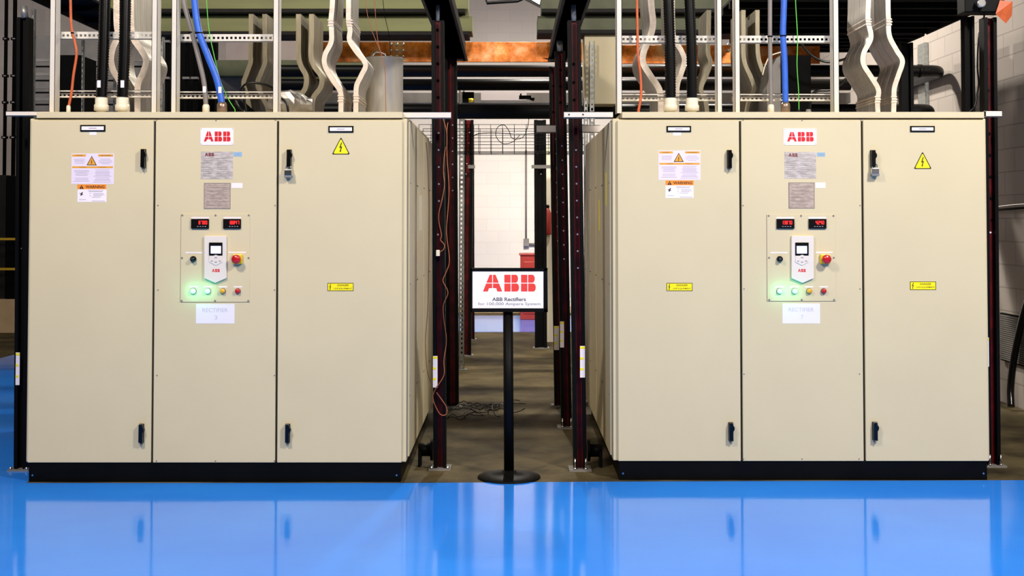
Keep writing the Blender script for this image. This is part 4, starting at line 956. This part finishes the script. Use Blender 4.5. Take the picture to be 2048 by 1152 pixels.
for k, a in enumerate((330, 370, 387)):
    Y = 10.6+k*.03; p, q = P(a, 150, Y), P(a+9, 150, Y); p.z = P(a, 74, Y).z; q.z = 0; m_ = MB(); m_.cyl(((p.x+q.x)/2, Y, q.z), ((p.x+q.x)/2, Y, p.z), (q.x-p.x)/2, SOOT, 10)
    for py in (84, 157): c = P(a, py, Y); m_.box(p.x-.01, q.x+.01, Y-.05, Y, c.z-.01, c.z+.01, GREYP)
    tag(m_.build('black_conduit', None, loc=((p.x+q.x)/2, Y, q.z)), ('black conduit immediately right of the second upright', 'black conduit behind the left grey cable', 'black conduit behind the lower left blue cable')[k], 'conduit', 'black conduits behind the second frame')
panel(432, 120, 760, 152, 13.6, .3, OLIVE, 'green_beam', 'dull green beam below the left green ducts', 'beam')
panel(432, 152, 560, 300, 13.8, .3, GREYP, 'grey_machine', 'grey machine housing behind the left pair of dull straps', 'machine', floor=True)
panel(560, 152, 760, 168, 13.5, .2, OLIVE, 'green_beam', 'lower dull green beam left of the canister', 'beam')
panel(452, 60, 700, 118, 14.4, .05, mat('pale_grey_paint', (150, 138, 134), .6), 'grey_partition', 'pale grey partition behind the left dull straps', 'partition', floor=True, bev=0)
# right wall fittings
xw = XW-.001
def onwall(y0, y1, z0, z1, t, m, name, label, cat, slats=0):
    m_ = MB(); m_.box(xw-t, xw, y0, y1, z0, z1, m)
    if slats:
        for k in range(slats):
            z = z0+.02+(z1-z0-.04)*k/(slats-1); m_.box(xw-t-.012, xw-t, y0+.02, y1-.02, z-.006, z+.006, GREYP)
    tag(m_.build(name, None, loc=(xw, (y0+y1)/2, z0)), label, cat)
def ywall(px): return XW*FPX/(px-CX)
onwall(ywall(2060), ywall(2004), .38, .80, .03, SOOT, 'wall_vent', 'black louvred vent low on the right block wall', 'vent', 22)
onwall(ywall(1860), ywall(1846), P(1850, 250, ywall(1852)).z-.3, P(1850, 88, ywall(1852)).z, .04, GALV, 'wall_strut', 'galvanised strut fixed upright on the right block wall', 'strut')
m_ = MB(); m_.tube(smoothpath([(XW-.06, 9.9, 1.15), (XW-.07, 10.1, .9), (XW-.08, 10.3, .5), (XW-.1, 10.35, .2), (XW-.12, 10.3, .03)]), .03, RUBBER, 10)
tag(m_.build('black_hose', None, loc=(XW-.1, 10.3, 0)), 'thick black hose drooping along the right block wall to the floor', 'hose')
m_ = MB(); m_.tube([(XW-.03, 9.2, 1.75), (XW-.03, 12.5, 1.68)], .010, BLACK, 8); tag(m_.build('wall_conduit', None, loc=(XW, 10, 1.7)), 'thin black conduit running along the right block wall', 'conduit')
wire([(1970, 418), (1990, 414), (2020, 410), (2060, 407)], YR+.45, .0025, IVORY, 'thin white wire running from the right edge post to the wall', 'white_wire')

# ---------------------------------------------------------------- sign on its stand
gs = G(1018, 955.5); Ys = gs.y
root = thing('sign_stand', (gs.x, Ys, 0), 'black floor stand holding the white ABB Rectifiers sign in the aisle', 'sign')
rb = 62.5*Ys/FPX
MB().lathe((gs.x, Ys, 0), [(rb*.98, 0), (rb, .004), (rb*.985, .012), (rb*.6, .024), (.05, .034), (.04, .05)], BLACK, 48).build('base', root)
MB().cyl((gs.x, Ys, .03), (P(1016, 620, Ys).x, Ys, P(1016, 620, Ys).z), .0315, BLACK, 24).build('pole', root)
fr = MB(); p, q = P(943, 536.5, Ys-.05), P(1095, 624, Ys-.05); t = .018
fr.box(p.x-.004, q.x, Ys-.05, Ys-.01, p.z-t, p.z, BLACK); fr.box(p.x-.004, q.x, Ys-.05, Ys-.01, q.z, q.z+.022, BLACK)
fr.box(p.x-.004, p.x+.006, Ys-.05, Ys-.01, q.z, p.z, BLACK); fr.box(q.x-.024, q.x, Ys-.05, Ys-.01, q.z, p.z, BLACK); fr.box(p.x, q.x, Ys-.02, Ys-.01, q.z, p.z, BLACK)
fr.build('sign_frame', root, bevel=.002)
sb = MB(); y = Ys-.045; p, q = P(944.5, 543, y), P(1087, 616.5, y); sb.box(p.x, q.x, y, y+.02, q.z, p.z, mat('sign_white', (250, 244, 240), .5, var=.005))
a, b = P(966, 549.5, y), P(1071.5, 583, y); logo(sb, a.x, b.z, b.x, a.z, y-.0006, mat('sign_red', (235, 62, 52), .5, var=.01))
c = P(1018, 598.5, y); sb.text('ABB Rectifiers', c.x, c.z, .0235, .212, y-.0006, mat('sign_grey', (84, 84, 88), .5), .02)
c = P(1018.5, 608.5, y); sb.text('for 100,000 Ampere System', c.x, c.z, .0235, .392, y-.0006, mat('sign_light_grey', (128, 124, 124), .5))
sb.build('sign_board', root)['label'] = 'white board with red ABB letters and grey text'

for o in bpy.data.objects:
    if '_o' in o: del o['_o']
